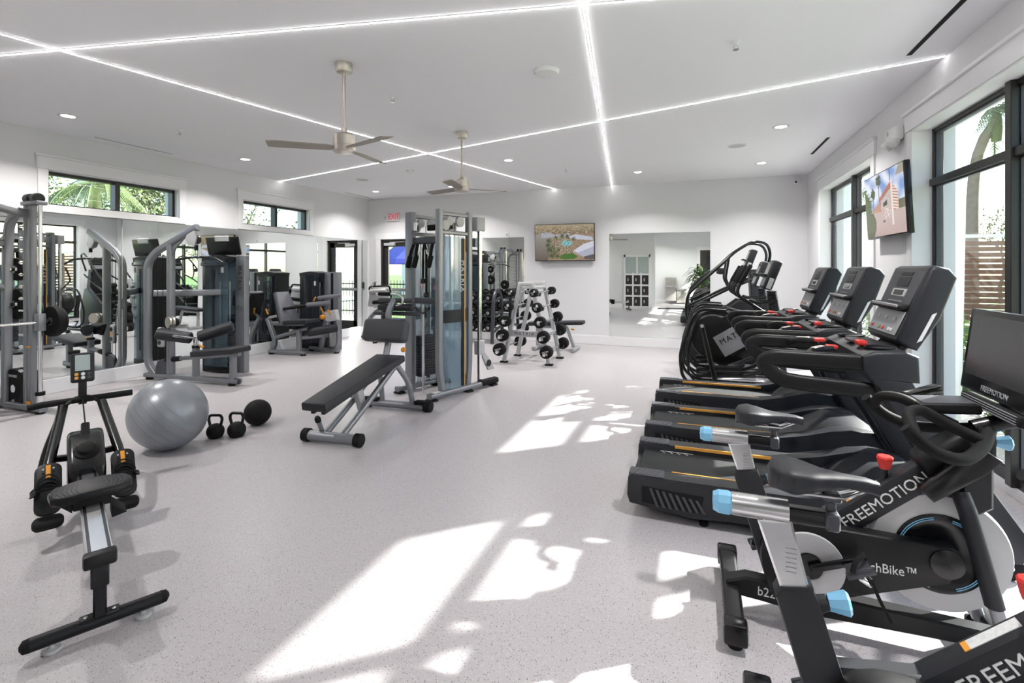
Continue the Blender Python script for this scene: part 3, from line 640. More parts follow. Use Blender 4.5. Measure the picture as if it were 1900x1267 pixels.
def shrub(name, lab, loc, rad, n, size, matn, seed, group=None):
    rng = random.Random(seed); o = thing(name, lab, 'shrub', loc, 0, group)
    m = MB(); leaf_cloud(m, (0, 0, rad[2]), rad, n, size, rng, 0.55); m.build('foliage', matn, o, False)['kind'] = 'stuff'
    s = MB()
    for k in range(7):
        a = rng.uniform(0, 6.28); s.cyl((0, 0, -0.1), (rad[0] * 0.6 * math.cos(a), rad[1] * 0.6 * math.sin(a), rad[2] * 1.4), 0.02, 0.006, 6)
    s.build('stems', 'bark', o)
k = 0
for x, y, r, h, mt, lab in ((2.75, 5.45, 0.4, 0.42, 'leaf_light', 'leafy green shrub just outside the near tall window'), (2.95, 6.6, 0.5, 0.5, 'leaf_dark', 'dark green shrub outside beside the white buttress'), (2.8, 4.3, 0.35, 0.3, 'leaf_light', 'low light green shrub behind the bike screen'),
        (3.1, 7.7, 0.5, 0.5, 'leaf_light', 'light green shrub outside the far tall window'), (3.0, 10.0, 0.5, 0.7, 'leaf_light', 'bushy green shrub at the far end of the far tall window'), (3.9, 13.6, 0.7, 0.8, 'leaf_dark', 'large dark shrub beyond the far buttress'), (3.3, 2.6, 0.5, 0.4, 'leaf_dark', 'dark shrub reflected beside the near window'), (4.1, 11.7, 0.6, 0.7, 'leaf_light', 'tall light green shrub in front of the slat screen')):
    shrub('garden_shrub', lab, (x, y, -0.06), (r, r, h), 1500 if y < 7 else 900, 0.045, mt, 20 + k); k += 1
def palm(lab, loc, h, bend, crown, n, seed, group='palm trees outside'):
    rng = random.Random(seed); o = thing('palm_tree', lab, 'palm', loc, 0, group)
    P = [V((bend[0] * t ** 9, bend[1] * t ** 9, -0.1 + (h + 0.1) * t)) for t in [i / 14 for i in range(15)]]
    MB().tube(P, 1.0, n=12, scales=[0.145 - 0.045 * (i / 14) + (0.04 if i < 2 else 0) for i in range(15)]).build('trunk', 'bark', o)
    top = P[-1]
    MB().lathe([(0.09, -0.5), (0.11, -0.2), (0.09, 0.1), (0.02, 0.3)], top, n=12).build('crown_shaft', 'leaf_olive', o)
    for i in range(n):
        a = 2 * PI * i / n + rng.uniform(-0.2, 0.2); up = rng.uniform(-0.15, 0.95); L = crown * rng.uniform(0.85, 1.1); m = MB(); spine = []
        for s in range(13):
            t = s / 12; spine.append(top + V((math.cos(a) * L * t * (1 - 0.18 * t), math.sin(a) * L * t * (1 - 0.18 * t), 0.25 + L * (up * t * 0.9 - (0.55 + up * 0.75) * t * t))))
        m.tube(spine, 0.011, n=4)
        for s in range(1, 13):
            t = s / 12; d = (spine[s] - spine[s - 1]).normalized(); side = d.cross(V((0, 0, 1))).normalized()
            for q in range(3):
                b0 = spine[s - 1].lerp(spine[s], q / 3)
                for sg in (-1, 1):
                    ln = 0.24 * crown * math.sin(PI * (0.15 + 0.8 * t)) + 0.1
                    tip = b0 + side * sg * ln * 0.8 + d * ln * 0.5 + V((0, 0, -ln * 0.45))
                    m.bm.faces.new([m.bm.verts.new(b0 - d * 0.0075 * crown), m.bm.verts.new(b0 + d * 0.0075 * crown), m.bm.verts.new(tip)])
        m.build('frond', 'frond', o, False)
palm('tall palm with a bent crown seen through the near window', (6.25, 15.1, 0), 5.0, (0.35, -0.25), 2.0, 24, 3)
palm('palm reflected in the left mirror above the lat pulldown', (6.4, -2.2, 0), 4.2, (0.2, 0.3), 2.2, 12, 4)
palm('leaning palm beyond the far tall window', (4.6, 16.0, 0), 3.6, (0.4, 0.2), 2.0, 11, 5)
palm('palm crown showing green in the long low window', (-14.2, 7.9, 0), 3.35, (0.1, 0.1), 1.25, 26, 6)
palm('palm reflected in the mirror beside the leg extension', (7.6, 2.6, 0), 2.8, (0.1, -0.1), 1.9, 12, 8)
def oak(lab, loc, h, spread, n, seed, matn='leaf_olive'):
    rng = random.Random(seed); o = thing('oak_tree', lab, 'tree', loc, 0, 'trees outside'); m = MB(); f = MB()
    def grow(p, d, L, r, lev):
        q = p + d * L; mid = p + d * L * 0.5 + V((rng.gauss(0, 0.06), rng.gauss(0, 0.06), 0)) * L
        m.tube([p, mid, q], 1.0, n=6, scales=[r, r * 0.85, r * 0.68], cap=False)
        if lev == 0:
            leaf_cloud(f, q, (spread * 0.17,) * 2 + (spread * 0.11,), n, 0.075, rng); return
        for _ in range(3 if lev > 1 else 2):
            e = (d + V((rng.gauss(0, 0.6), rng.gauss(0, 0.6), rng.uniform(-0.15, 0.35)))).normalized(); grow(q, e, L * rng.uniform(0.6, 0.85), r * 0.62, lev - 1)
    grow(V((0, 0, -0.1)), V((rng.gauss(0, 0.08), rng.gauss(0, 0.08), 1)).normalized(), h * 0.25, h * 0.017, 4)
    m.build('trunk', 'bark', o); f.build('foliage', matn, o, False)['kind'] = 'stuff'
for k, (x, y, h, lab) in enumerate(((-16.5, 11.2, 6.0, 'spreading oak in the right pane of the long low window'), (-22.5, 11.6, 7.2, 'oak with loose leaves at the left of the long low window'), (-18.5, 16.3, 6.4, 'bare branched oak in the left pane of the small low window'), (-11.9, 13.3, 4.4, 'leafy oak in the right pane of the small low window'),
        (-8.6, 20.5, 6.0, 'bare branched tree beyond the glass door'), (-2.0, 21.0, 6.0, 'tree beyond the end wall'), (13.5, 30.0, 6.0, 'tree standing far beyond the far tall window'), (15.0, -4.0, 5.0, 'round tree reflected in the left mirror'))):
    oak(lab, (x, y, 0), h, h * 0.9, (80, 90, 30, 90, 8, 40, 40, 60)[k], 40 + k)
# iron railing, patio umbrella and pavilion outside the glass door
o = thing('iron_railing', 'black iron railing beyond the glass door', 'fence', (-14, 14.2, -0.07))
MB().bx(0, 12, -0.015, 0.015, 1.05, 1.09).bx(0, 12, -0.015, 0.015, 0.12, 0.16).build('rail', 'black_satin', o, False)
pk = None
for k in range(100):
    if pk is None: pk = MB().bx(-0.008, 0.008, -0.008, 0.008, 0, 1.2).build('picket', 'black_satin', o, False); p_ = pk
    else: p_ = pk.copy(); COL.objects.link(p_); p_.parent = o
    p_.location = (0.06 + 0.12 * k, 0, 0)
o = thing('patio_umbrella', 'dark blue patio umbrella beyond the glass door', 'umbrella', (-7.35, 12.4, -0.07))
MB().cyl((0, 0, 0), (0, 0, 2.55), 0.02).build('pole', 'silver', o)
MB().lathe([(1.35, 1.72), (1.36, 1.85), (0.7, 2.22), (0.02, 2.5)], n=8, cap=False).build('canopy', 'umbrella_blue', o, angle=10)
MB().lathe([(0.28, 0), (0.28, 0.05), (0.05, 0.09)], n=20).build('base', 'charcoal', o)
o = thing('pavilion', 'low dark roofed pavilion far beyond the glass door', 'building', (-12.5, 30, -0.1))
MB().bx(-5, 5, -3, 3, 0, 2.6).build('wall', 'stucco', o, False)
MB().prism([(-5.8, 0), (5.8, 0), (3.6, 1.6), (-3.6, 1.6)], 7.2, frame((0, 0, 2.6), (1, 0, 0), (0, -1, 0))).build('roof', 'road', o, False)
for k in range(4): MB().bx(-4.2 + 2.3 * k, -2.9 + 2.3 * k, -3.04, -2.98, 0.9, 2.1).build('window', 'screen_grey', o, False)
# ================================================================== TREADMILLS
XZ = lambda y=0.0: Matrix(((1, 0, 0, 0), (0, 0, -1, y), (0, 1, 0, 0), (0, 0, 0, 1)))     # prism outline (x, z), thickness along y
def treadmill(loc, lab):
    o = thing('treadmill', lab, 'treadmill', loc, 0, 'treadmills in a row along the windows')
    for s in (-1, 1):
        y = s * 0.30
        r = MB(); r.prism([(0.0, 0.085), (-0.015, 0.13), (-0.01, 0.235), (0.02, 0.262), (0.12, 0.258), (0.95, 0.262), (1.12, 0.285), (1.28, 0.345), (1.40, 0.37), (1.55, 0.35), (1.66, 0.27), (1.72, 0.12), (1.55, 0.085), (0.55, 0.065), (0.35, 0.05), (0.28, 0.05), (0.24, 0.075)], 0.115, XZ(y), 0.012, 2)
        sr = r.build('side_rail', 'charcoal', o)
        # louvred vent on the outer flank
        v = MB().prism([(0.075, 0.105), (0.075, 0.20), (0.42, 0.185), (0.40, 0.085)], 0.006, XZ(y + s * 0.058)).build('vent_panel', 'black_rubber', sr)
        for k in range(8):
            x = 0.115 + k * 0.037; h = 0.195 - 0.0016 * k * 3
            MB().prism([(x, h), (x + 0.016, h), (x + 0.058, 0.09), (x + 0.042, 0.09)], 0.008, XZ(y + s * 0.0605)).build('louvre', 'charcoal_light', sr, False)
        MB().bx(0.24, 1.02, s * 0.2405 - 0.004, s * 0.2405 + 0.004, 0.243, 0.262).build('accent_line', 'orange_line', sr, False)
        cap = MB(); cap.bx(-0.005, 0.20, y - 0.054, y + 0.054, 0.255, 0.268, 0.006, 1)
        for k in range(5): cap.beam((0.03 + 0.03 * k, y - 0.045, 0.268), (0.055 + 0.03 * k, y + 0.045, 0.268), 0.008, 0.004)
        cap.build('tread_pad', 'charcoal_light', sr)
        f = MB(); f.cyl((0.42, y, 0.0), (0.42, y, 0.018), 0.026).cyl((0.42, y, 0.015), (0.42, y, 0.07), 0.012).build('levelling_foot', 'black_rubber', o)
        w = MB().lathe([(0.045, -0.018), (0.058, -0.014), (0.058, 0.014), (0.045, 0.018)], (1.80, s * 0.33, 0.058), (0, 1, 0), 24).build('transport_wheel', 'black_rubber', o)
        MB().lathe([(0.014, -0.02), (0.014, 0.02)], (1.80, s * 0.33, 0.058), (0, 1, 0), 12).build('hub', 'chrome', w)
        # upright
        up = MB().prism([(1.216, 0.945), (1.40, 0.93), (1.875, 0.19), (1.83, 0.10), (1.70, 0.085), (1.62, 0.22)], 0.075, XZ(s * 0.35), 0.012, 2).build('upright', 'charcoal', o)
        MB().prism([(1.235, 0.90), (1.255, 0.90), (1.68, 0.17), (1.66, 0.17)], 0.004, XZ(s * 0.389)).build('groove', 'black_gloss', up, False)
        # looped handrail
        h = MB(); yy = s * 0.345
        h.rtube([(1.26, yy, 1.01), (0.78, yy, 1.015), (0.725, yy, 0.985), (0.80, yy, 0.90), (0.90, yy, 0.884), (1.30, yy, 0.862)], 0.085, 0.05, bend=0.07, rad=0.022, up=(0, 1, 0)).build('handrail', 'black_satin', o)
        g = MB().rtube([(0.96, s * 0.30, 1.015), (0.98, s * 0.22, 1.045), (1.10, s * 0.17, 1.05)], 0.036, 0.036, bend=0.05, rad=0.017).build('pulse_grip', 'black_satin', o)
        MB().beam((0.99, s * 0.235, 1.06), (1.05, s * 0.19, 1.068), 0.03, 0.008, 0.003).build('contact_plate', 'nickel', g)
        MB().box((1.10, s * 0.145, 1.06), (0.06, 0.05, 0.022), None, 0.008).build('grip_switch', 'red', o)
        d = MB().lathe([(0.062, -0.10), (0.062, 0.0), (0.075, 0.004), (0.075, -0.004), (0.068, -0.008)], (1.30, s * 0.26, 1.085), n=28).build('cup_holder', 'black_gloss', o)
    MB().bx(0.03, 1.50, -0.245, 0.245, 0.165, 0.215, 0.01).build('belt', 'belt', o)
    MB().bx(-0.005, 0.08, -0.24, 0.24, 0.10, 0.20, 0.03).build('rear_roller_cover', 'black_satin', o)
    tk = MB()
    for k in range(4): tk.beam((0.15 + 0.05 * k, 0.235, 0.2165), (0.175 + 0.05 * k, 0.20, 0.2165), 0.005, 0.002)
    tk.beam((0.14, 0.236, 0.2165), (0.36, 0.236, 0.2165), 0.005, 0.002).build('belt_mark', 'print_white', o, False)
    MB().prism([(1.10, 0.215), (1.22, 0.30), (1.34, 0.355), (1.55, 0.345), (1.68, 0.25), (1.72, 0.12), (1.50, 0.10), (1.12, 0.14)], 0.50, XZ(0), 0.015, 2).build('motor_hood', 'charcoal', o)
    MB().bx(1.70, 1.84, -0.31, 0.31, 0.06, 0.13, 0.012).build('front_crossbar', 'charcoal', o)
    # dash between the uprights
    ds = MB().prism([(1.19, 0.975), (1.185, 1.05), (1.24, 1.075), (1.37, 1.085), (1.43, 1.06), (1.435, 0.925), (1.22, 0.925)], 0.78, XZ(0), 0.02, 3).build('dash', 'charcoal', o)
    MB().bx(1.21, 1.29, -0.06, 0.06, 1.078, 1.10, 0.01).build('stop_pad', 'charcoal_light', ds)
    MB().box((1.235, -0.17, 1.095), (0.05, 0.07, 0.03), None, 0.01).build('stop_button', 'red', ds)
    # console
    cn = MB().prism([(1.375, 1.125), (1.395, 1.095), (1.47, 1.07), (1.565, 1.235), (1.64, 1.455), (1.605, 1.505), (1.545, 1.52), (1.52, 1.505)], 0.50, XZ(0), 0.022, 3).build('console', 'charcoal', o)
    a = V((1.378, 0, 1.135)); b = V((1.522, 0, 1.50)); up = (b - a).normalized(); nrm = V((-up.z, 0, up.x)); L_ = (b - a).length
    F = lambda t, y, off=0.002: a + up * (L_ * t) + V((0, y, 0)) + nrm * off
    def plate(name, t0, t1, w, m, y=0.0, off=0.003, th=0.004, par=None, bev=0.003):
        c = (F(t0, y, off) + F(t1, y, off)) / 2
        return MB().beam(F(t0, y, off), F(t1, y, off), w, th, bev, up=tuple(nrm)).build(name, m, par or cn)
    plate('upper_panel', 0.46, 0.97, 0.43, 'charcoal_light'); kp = plate('keypad', 0.02, 0.37, 0.43, 'print_grey', off=0.004)
    rf = plate('readout_frame', 0.58, 0.695, 0.20, 'light_grey', off=0.006); plate('readout', 0.60, 0.675, 0.13, 'screen_off', off=0.009, par=rf)
    plate('speaker_grille', 0.90, 0.955, 0.16, 'black_satin', off=0.006); plate('display_window', 0.73, 0.88, 0.17, 'black_satin', off=0.006)
    for k in range(6): plate('key', 0.50, 0.515, 0.022, 'print_grey', y=-0.085 + 0.034 * k, off=0.007, bev=0)
    for k, (y, m_) in enumerate(((0.05, 'leaf_light'), (-0.01, 'red'), (0.16, 'red'), (-0.10, 'print_white'), (-0.14, 'print_white'))): plate('button', 0.06, 0.11, 0.03, m_, y=y, off=0.008, par=kp)
    for k in range(3): plate('button', 0.22 + 0.0 * k, 0.27, 0.03, 'light_grey', y=-0.12 + 0.12 * k, off=0.008, par=kp)
    q = F(0.42, 0, 0.0); sh = MB().box(q + nrm * 0.022 + up * 0.0, (0.05, 0.44, 0.03), (0, math.radians(-8), 0), 0.012).build('tablet_shelf', 'black_satin', cn)
    MB().box(q + nrm * 0.049 + V((0, 0, -0.003)), (0.008, 0.40, 0.016), (0, math.radians(-8), 0), 0.003).build('shelf_edge', 'light_grey', sh)
    for s in (-1, 1):
        MB().prism([(1.462, 1.115), (1.484, 1.128), (1.548, 1.275), (1.528, 1.265)], 0.003, XZ(s * 0.2515)).build('data_sticker', 'sticker', cn, False)
    MB().prism([(1.39, 1.06), (1.45, 1.12), (1.50, 1.12), (1.44, 1.04)], 0.30, XZ(0), 0.01, 1).build('console_neck', 'black_satin', o)
    return o
tr0 = treadmill((-0.38, 3.42, 0), 'black treadmill with orange line nearest the bikes')
dup(tr0, (-0.38, 4.45, 0), 0, 'black treadmill in the middle of the row of three')
dup(tr0, (-0.38, 5.57, 0), 0, 'black treadmill farthest from the bikes, beside the elliptical')

# ================================================================== INDOOR BIKES
def bike(loc, lab, lift, bar):
    o = thing('exercise_bike', lab, 'bike', loc, 0, 'indoor cycling bikes')
    yn = -0.075                                              # near flank
    # base
    MB().rtube([(0, -0.28, 0.075), (0, 0.28, 0.075)], 0.075, 0.07, rad=0.015).build('rear_stabiliser', 'black_satin', o)
    for s in (-1, 1):
        MB().bx(-0.045, 0.045, s * 0.28 - 0.035, s * 0.28 + 0.035, 0.03, 0.115, 0.012).build('end_cap', 'black_gloss', o)
        MB().lathe([(0.028, 0.0), (0.028, 0.022), (0.012, 0.03), (0.012, 0.045)], (0, s * 0.26, 0), n=20).build('levelling_foot', 'black_rubber', o)
        MB().lathe([(0.028, 0.0), (0.028, 0.022), (0.012, 0.03), (0.012, 0.06)], (0.955, s * 0.23, 0), n=20).build('levelling_foot', 'black_rubber', o)
    bb = MB().prism([(-0.02, 0.07), (-0.02, 0.125), (0.06, 0.155), (0.95, 0.12), (0.95, 0.06), (0.3, 0.05)], 0.07, XZ(0), 0.008, 1).build('base_beam', 'black_satin', o)
    text('lettering', 'b22.7', 0.055, frame((0.155, -0.0365, 0.105), (1, 0, -0.03), (0, -1, 0)), 'print_white', bb, xs=0.85)
    MB().rtube([(0.955, -0.26, 0.085), (0.955, 0.26, 0.085)], 0.07, 0.06, rad=0.015).build('front_stabiliser', 'black_satin', o)
    # seat tube and seat post
    st = MB().prism([(0.155, 0.10), (0.27, 0.10), (0.115, 0.60), (0.105, 0.63), (0.025, 0.615), (0.012, 0.59)], 0.085, XZ(0), 0.014, 2).build('seat_tube', 'charcoal', o)
    dz = lift; dx = -lift * 0.32
    sp = MB().prism([(0.045, 0.55), (0.112, 0.56), (0.075 + dx, 0.735 + dz), (-0.012 + dx, 0.725 + dz)], 0.05, XZ(0), 0.006, 1).build('seat_post', 'silver', o)
    for k in range(6): MB().bx(0.048 + dx * 0.5 - 0.006 * k * 0, 0.075 + dx * 0.5, -0.0262, -0.0255, 0.628 + 0.013 * k + dz * 0.5, 0.6295 + 0.013 * k + dz * 0.5).build('height_mark', 'print_grey', sp, False)
    X = dx; Z = dz
    MB().rtube([(-0.078 + X, 0, 0.753 + Z), (0.068 + X, 0, 0.753 + Z)], 0.058, 0.062, rad=0.024).build('slider_sleeve', 'silver', o)
    MB().lathe([(0.03, 0), (0.034, 0.008), (0.033, 0.035), (0.026, 0.05), (0.001, 0.052)], (-0.078 + X, 0, 0.753 + Z), (-1, 0, 0), 10).build('slider_knob', 'sky_blue', o, angle=20)
    MB().rtube([(0.06 + X, 0, 0.75 + Z), (0.18 + X, 0, 0.75 + Z)], 0.04, 0.042, rad=0.008).build('slider_tube', 'black_gloss', o)
    cl = MB().bx(0.155 + X, 0.19 + X, -0.03, 0.03, 0.725 + Z, 0.775 + Z, 0.006, 1).cyl((0.172 + X, 0, 0.77 + Z), (0.172 + X, 0, 0.815 + Z), 0.013).bx(0.15 + X, 0.195 + X, -0.022, 0.022, 0.80 + Z, 0.825 + Z, 0.005, 1).build('seat_clamp', 'steel_dark', o)
    # saddle: wide rear, narrow nose
    prof = [(-0.005, 0.03, 0.0), (0.01, 0.068, 0.012), (0.045, 0.082, 0.018), (0.085, 0.070, 0.012), (0.13, 0.042, 0.004), (0.18, 0.026, 0.0), (0.23, 0.022, -0.003), (0.258, 0.014, -0.010)]
    def sad(u, v):
        t = v * (len(prof) - 1); i = min(int(t), len(prof) - 2); f = t - i
        x = prof[i][0] * (1 - f) + prof[i + 1][0] * f; w = prof[i][1] * (1 - f) + prof[i + 1][1] * f; zc = prof[i][2] * (1 - f) + prof[i + 1][2] * f
        a = 2 * PI * u; cy, cz = math.cos(a), math.sin(a)
        hh = 0.018 if cz > 0 else (0.062 * max(0.25, 1 - abs(x - 0.05) / 0.16) if x < 0.2 else 0.018)
        return V((0.025 + X + x, w * math.copysign(abs(cy) ** 0.7, cy), 0.858 + Z + zc + hh * math.copysign(abs(cz) ** 0.8, cz)))
    m = MB().grid(sad, 24, 22, True); bm = m.bm
    bm.verts.ensure_lookup_table()
    for ring in (bm.verts[:24], bm.verts[-24:]):
        try: bm.faces.new(ring)
        except ValueError: pass
    sd = m.build('saddle', 'vinyl', o, angle=60)
    MB().tube([(0.06 + X, -0.02, 0.83 + Z), (0.10 + X, -0.022, 0.818 + Z), (0.20 + X, -0.02, 0.818 + Z), (0.25 + X, -0.01, 0.842 + Z)], 0.004, n=8).tube([(0.06 + X, 0.02, 0.83 + Z), (0.10 + X, 0.022, 0.818 + Z), (0.20 + X, 0.02, 0.818 + Z), (0.25 + X, 0.01, 0.842 + Z)], 0.004, n=8).build('saddle_rail', 'chrome', sd)
    MB().cyl((0.10, 0, 0.565), (0.145, 0, 0.585), 0.026, 0.02).build('knob_boss', 'charcoal', o)
    MB().lathe([(0.022, 0), (0.024, 0.01), (0.033, 0.045), (0.026, 0.052), (0.001, 0.052)], (0.145, 0, 0.585), (0.9, 0, 0.15), 8).build('height_knob', 'sky_blue', o, angle=20)
    # main beam
    mb = MB().beam((0.16, 0, 0.36), (0.40, 0, 0.40), 0.07, 0.13, 0.015).beam((0.36, 0, 0.40), (0.80, 0, 0.775), 0.075, 0.105, 0.02, seg=2).build('main_beam', 'charcoal', o)
    dr = V((0.44, 0, 0.375)).normalized(); nr = V((-dr.z, 0, dr.x))
    mid = V((0.36, 0, 0.40)) + dr * 0.265
    for s in (-1, 1):
        text('lettering', 'FREEMOTION', 0.060, frame(mid + V((0, s * 0.0385, 0)), dr * (-s), (0, s, 0)), 'print_white', mb, sp=1.02)
    MB().beam(mid - dr * 0.10 + nr * 0.0535, mid + dr * 0.03 + nr * 0.0535, 0.03, 0.002).build('warning_label', 'sticker', mb, False)
    MB().beam(mid - dr * 0.115 + nr * 0.0535, mid - dr * 0.10 + nr * 0.0535, 0.03, 0.0022).build('warning_tab', 'orange', mb, False)
    lv = mid + dr * 0.06 + nr * 0.05
    MB().cyl(lv, lv + V((0, 0, 0.06)), 0.010).build('lever_stem', 'black_gloss', o)
    MB().lathe([(0.018, 0), (0.024, 0.018), (0.030, 0.045), (0.026, 0.052), (0.001, 0.053)], lv + V((0, 0, 0.04)), (0, 0, 1), 8).build('resistance_knob', 'red', o, angle=20)
    # flywheel with pale shroud
    FC = V((0.745, 0, 0.395))
    MB().lathe([(0.150, -0.035), (0.224, -0.03), (0.232, -0.015), (0.232, 0.015), (0.224, 0.03), (0.150, 0.035)], FC, (0, 1, 0), 56, cap=False).build('flywheel_shroud', 'light_grey', o)
    fw = MB().lathe([(0.001, -0.030), (0.10, -0.030), (0.115, -0.040), (0.152, -0.040), (0.154, -0.03), (0.154, 0.03), (0.152, 0.040), (0.115, 0.040), (0.10, 0.030), (0.001, 0.030)], FC, (0, 1, 0), 56).build('flywheel', 'black_gloss', o)
    for a0, a1 in ((100, 165), (20, 75), (195, 255), (290, 345)):
        for rr in (0.133, 0.140):
            P = [FC + V((rr * math.cos(math.radians(a)), -0.0412, rr * math.sin(math.radians(a)))) for a in range(a0, a1 + 1, 5)]
            MB().sweep(P, [(0.0016, 0.0006), (-0.0016, 0.0006), (-0.0016, -0.0006), (0.0016, -0.0006)], up=(0, -1, 0)).build('blue_ring_line', 'sky_blue', fw)
    # chain cover
    cv = MB().prism(arc((0.275, 0.29), 0.165, 75, 285, 16) + arc((0.745, 0.385), 0.062, 270, 440, 10), 0.07, XZ(-0.055), 0.012, 2).build('chain_cover', 'black_satin', o)
    text('lettering', 'CoachBike\u2122', 0.05, frame((0.54, -0.0915, 0.325), (1, 0, 0.03), (0, -1, 0)), 'print_white', cv, xs=0.85)
    MB().lathe([(0.001, 0), (0.05, 0.0), (0.055, -0.006), (0.035, -0.01), (0.001, -0.012)], (0.745, -0.09, 0.385), (0, 1, 0), 24).build('hub_cap', 'black_gloss', cv)
    MB().lathe([(0.05, 0), (0.132, 0.0), (0.13, -0.012), (0.06, -0.016), (0.05, -0.01)], (0.285, -0.092, 0.29), (0, 1, 0), 40, cap=False).build('crank_disc', 'light_grey', o)
    MB().lathe([(0.001, -0.004), (0.054, -0.004), (0.05, -0.02), (0.001, -0.022)], (0.285, -0.092, 0.29), (0, 1, 0), 24).build('crank_hub', 'black_gloss', o)
    cd = V((math.cos(math.radians(22)), 0, math.sin(math.radians(22))))
    C0 = V((0.285, 0, 0.29))
    for s, sg in ((-1, 1), (1, -1)):
        p = C0 + cd * 0.165 * sg; yy = s * 0.125 if s < 0 else 0.09
        ca = MB().beam(C0 + V((0, yy, 0)), p + V((0, yy, 0)), 0.018, 0.03, 0.006, seg=2).build('crank_arm', 'black_gloss', o)
        pd = p + V((0, yy + s * 0.055, 0))
        pe = MB().box(pd, (0.085, 0.075, 0.022), (0, math.radians(-25), 0), 0.006).cyl(p + V((0, yy, 0)), pd, 0.009).box(pd + V((0, s * 0.028, 0)), (0.10, 0.012, 0.03), (0, math.radians(-25), 0), 0.004).build('pedal', 'steel_dark', o)
        MB().rtube([pd + V((-0.03, -0.035, 0.0)), pd + V((-0.02, -0.035, 0.045)), pd + V((0.02, 0.0, 0.06)), pd + V((0.03, 0.035, 0.04)), pd + V((0.035, 0.035, 0.0))], 0.018, 0.003, bend=0.03, rad=0.001).build('toe_strap', 'black_rubber', pe)
        MB().rtube([pd + V((0.03, -0.04, -0.01)), pd + V((0.05, -0.05, -0.07)), pd + V((0.09, -0.05, -0.15))], 0.012, 0.003, bend=0.04, rad=0.001).build('strap_tail', 'black_rubber', pe)
        MB().box(pd + V((0.02, 0, -0.03)), (0.05, 0.05, 0.03), (0, 0.5, 0), 0.008).build('cleat_block', 'chrome', pe)
    # fork, one leg each side
    for s in (-1, 1):
        fk = MB().rtube([(0.79, s * 0.075, 0.655), (0.80, s * 0.105, 0.60), (0.875, s * 0.115, 0.27)], 0.05, 0.06, bend=0.05, rad=0.022).build('fork_leg', 'charcoal', o)
        MB().cyl((0.87, s * 0.115, 0.29), (0.925, s * 0.115, 0.09), 0.023).build('fork_foot', 'steel_grey', fk)
    # head unit with bottle cage
    MB().beam((0.70, 0, 0.70), (0.86, 0, 0.83), 0.12, 0.14, 0.03, seg=3).build('head_housing', 'black_satin', o)
    for s in (-1, 1): MB().prism([(0.655, 0.66), (0.70, 0.615), (0.86, 0.745), (0.905, 0.80), (0.86, 0.83), (0.80, 0.815)], 0.055, XZ(s * 0.085), 0.012, 2).build('bottle_cage', 'black_gloss', o)
    MB().prism([(0.80, 0.75), (0.90, 0.78), (0.90, 0.60), (0.84, 0.56), (0.80, 0.60)], 0.12, XZ(0), 0.01, 1).build('head_shroud', 'charcoal', o)
    MB().bx(0.86, 0.92, -0.035, 0.035, 0.74, 0.90, 0.012).build('bar_post', 'black_satin', o)
    MB().lathe([(0.018, 0), (0.02, 0.01), (0.03, 0.042), (0.02, 0.05), (0.001, 0.05)], (0.925, 0, 0.84), (1, 0, 0), 8).build('bar_knob', 'sky_blue', o, angle=20)
    # handlebar
    hb = MB(); Q = V((bar, 0, 0))
    for s in (-1, 1):
        hb.tube([(0.90, s * 0.02, 0.885), (0.84, s * 0.12, 0.845), (0.74, s * 0.215, 0.815), (0.64, s * 0.235, 0.85), (0.57, s * 0.225, 0.925)], 0.022, bend=0.09, n=14)
        hb.tube([(0.60, s * 0.22, 0.90), (0.60, s * 0.14, 0.955), (0.66, s * 0.09, 0.965), (0.74, s * 0.09, 0.915), (0.84, s * 0.09, 0.868)], 0.021, bend=0.06, n=14)
    hb.xform(Matrix.Translation(Q)).build('handlebar', 'black_rubber', o)
    MB().cyl((0.86 + bar, 0, 0.885), (1.04 + bar, 0, 0.955), 0.030).build('screen_stem', 'black_gloss', o)
    tray = MB().box((0.80 + bar, 0.10, 0.945), (0.20, 0.16, 0.04), (0, math.radians(-4), 0), 0.01).build('tray', 'black_satin', o)
    MB().box((0.80 + bar, 0.10, 0.966), (0.17, 0.13, 0.004), (0, math.radians(-4), 0), 0.001).build('tray_mat', 'charcoal_light', tray)
    MB().box((0.78 + bar, 0.235, 0.965), (0.15, 0.05, 0.03), (0, math.radians(-14), math.radians(20)), 0.008).build('phone_rest', 'black_gloss', o)
    # screen tilted up towards the rider
    R = Matrix.Translation((0.955 + bar, 0, 1.165)) @ Matrix.Rotation(math.radians(7), 4, 'Y')
    m = MB().box((0, 0, 0), (0.028, 0.52, 0.34), None, 0.008); m.xform(R); sc = m.build('screen', 'black_gloss', o)
    m = MB().box((-0.0145, 0, 0.02), (0.002, 0.46, 0.25), None); m.xform(R); m.build('display', 'screen_grey', sc, False)
    t_ = text('lettering', 'FREEMOTION', 0.03, R @ frame((-0.0155, 0, -0.142), (0, -1, 0), (-1, 0, 0)), 'print_grey', sc)
    m = MB().box((-0.005, 0, -0.20), (0.05, 0.42, 0.045), None, 0.012)
    m.xform(R); sb = m.build('speaker_bar', 'black_satin', o)
    for k in range(4):
        m = MB().box((-0.031, 0, -0.186 - 0.009 * k), (0.004, 0.38, 0.003)); m.xform(R); m.build('speaker_slot', 'print_grey', sb, False)
    MB().prism([(0.95 + bar, 0.98), (1.03 + bar, 0.93), (1.06 + bar, 1.0), (1.0 + bar, 1.2), (0.975 + bar, 1.2)], 0.07, XZ(0), 0.008, 1).build('screen_bracket', 'black_satin', o)
    return o
bike((0.145, 2.42, 0), 'black indoor bike with screen, farther of the two bikes', 0.0, 0.0)
bike((0.195, 1.58, 0), 'black indoor bike with raised saddle, nearest the camera', 0.065, 0.10)
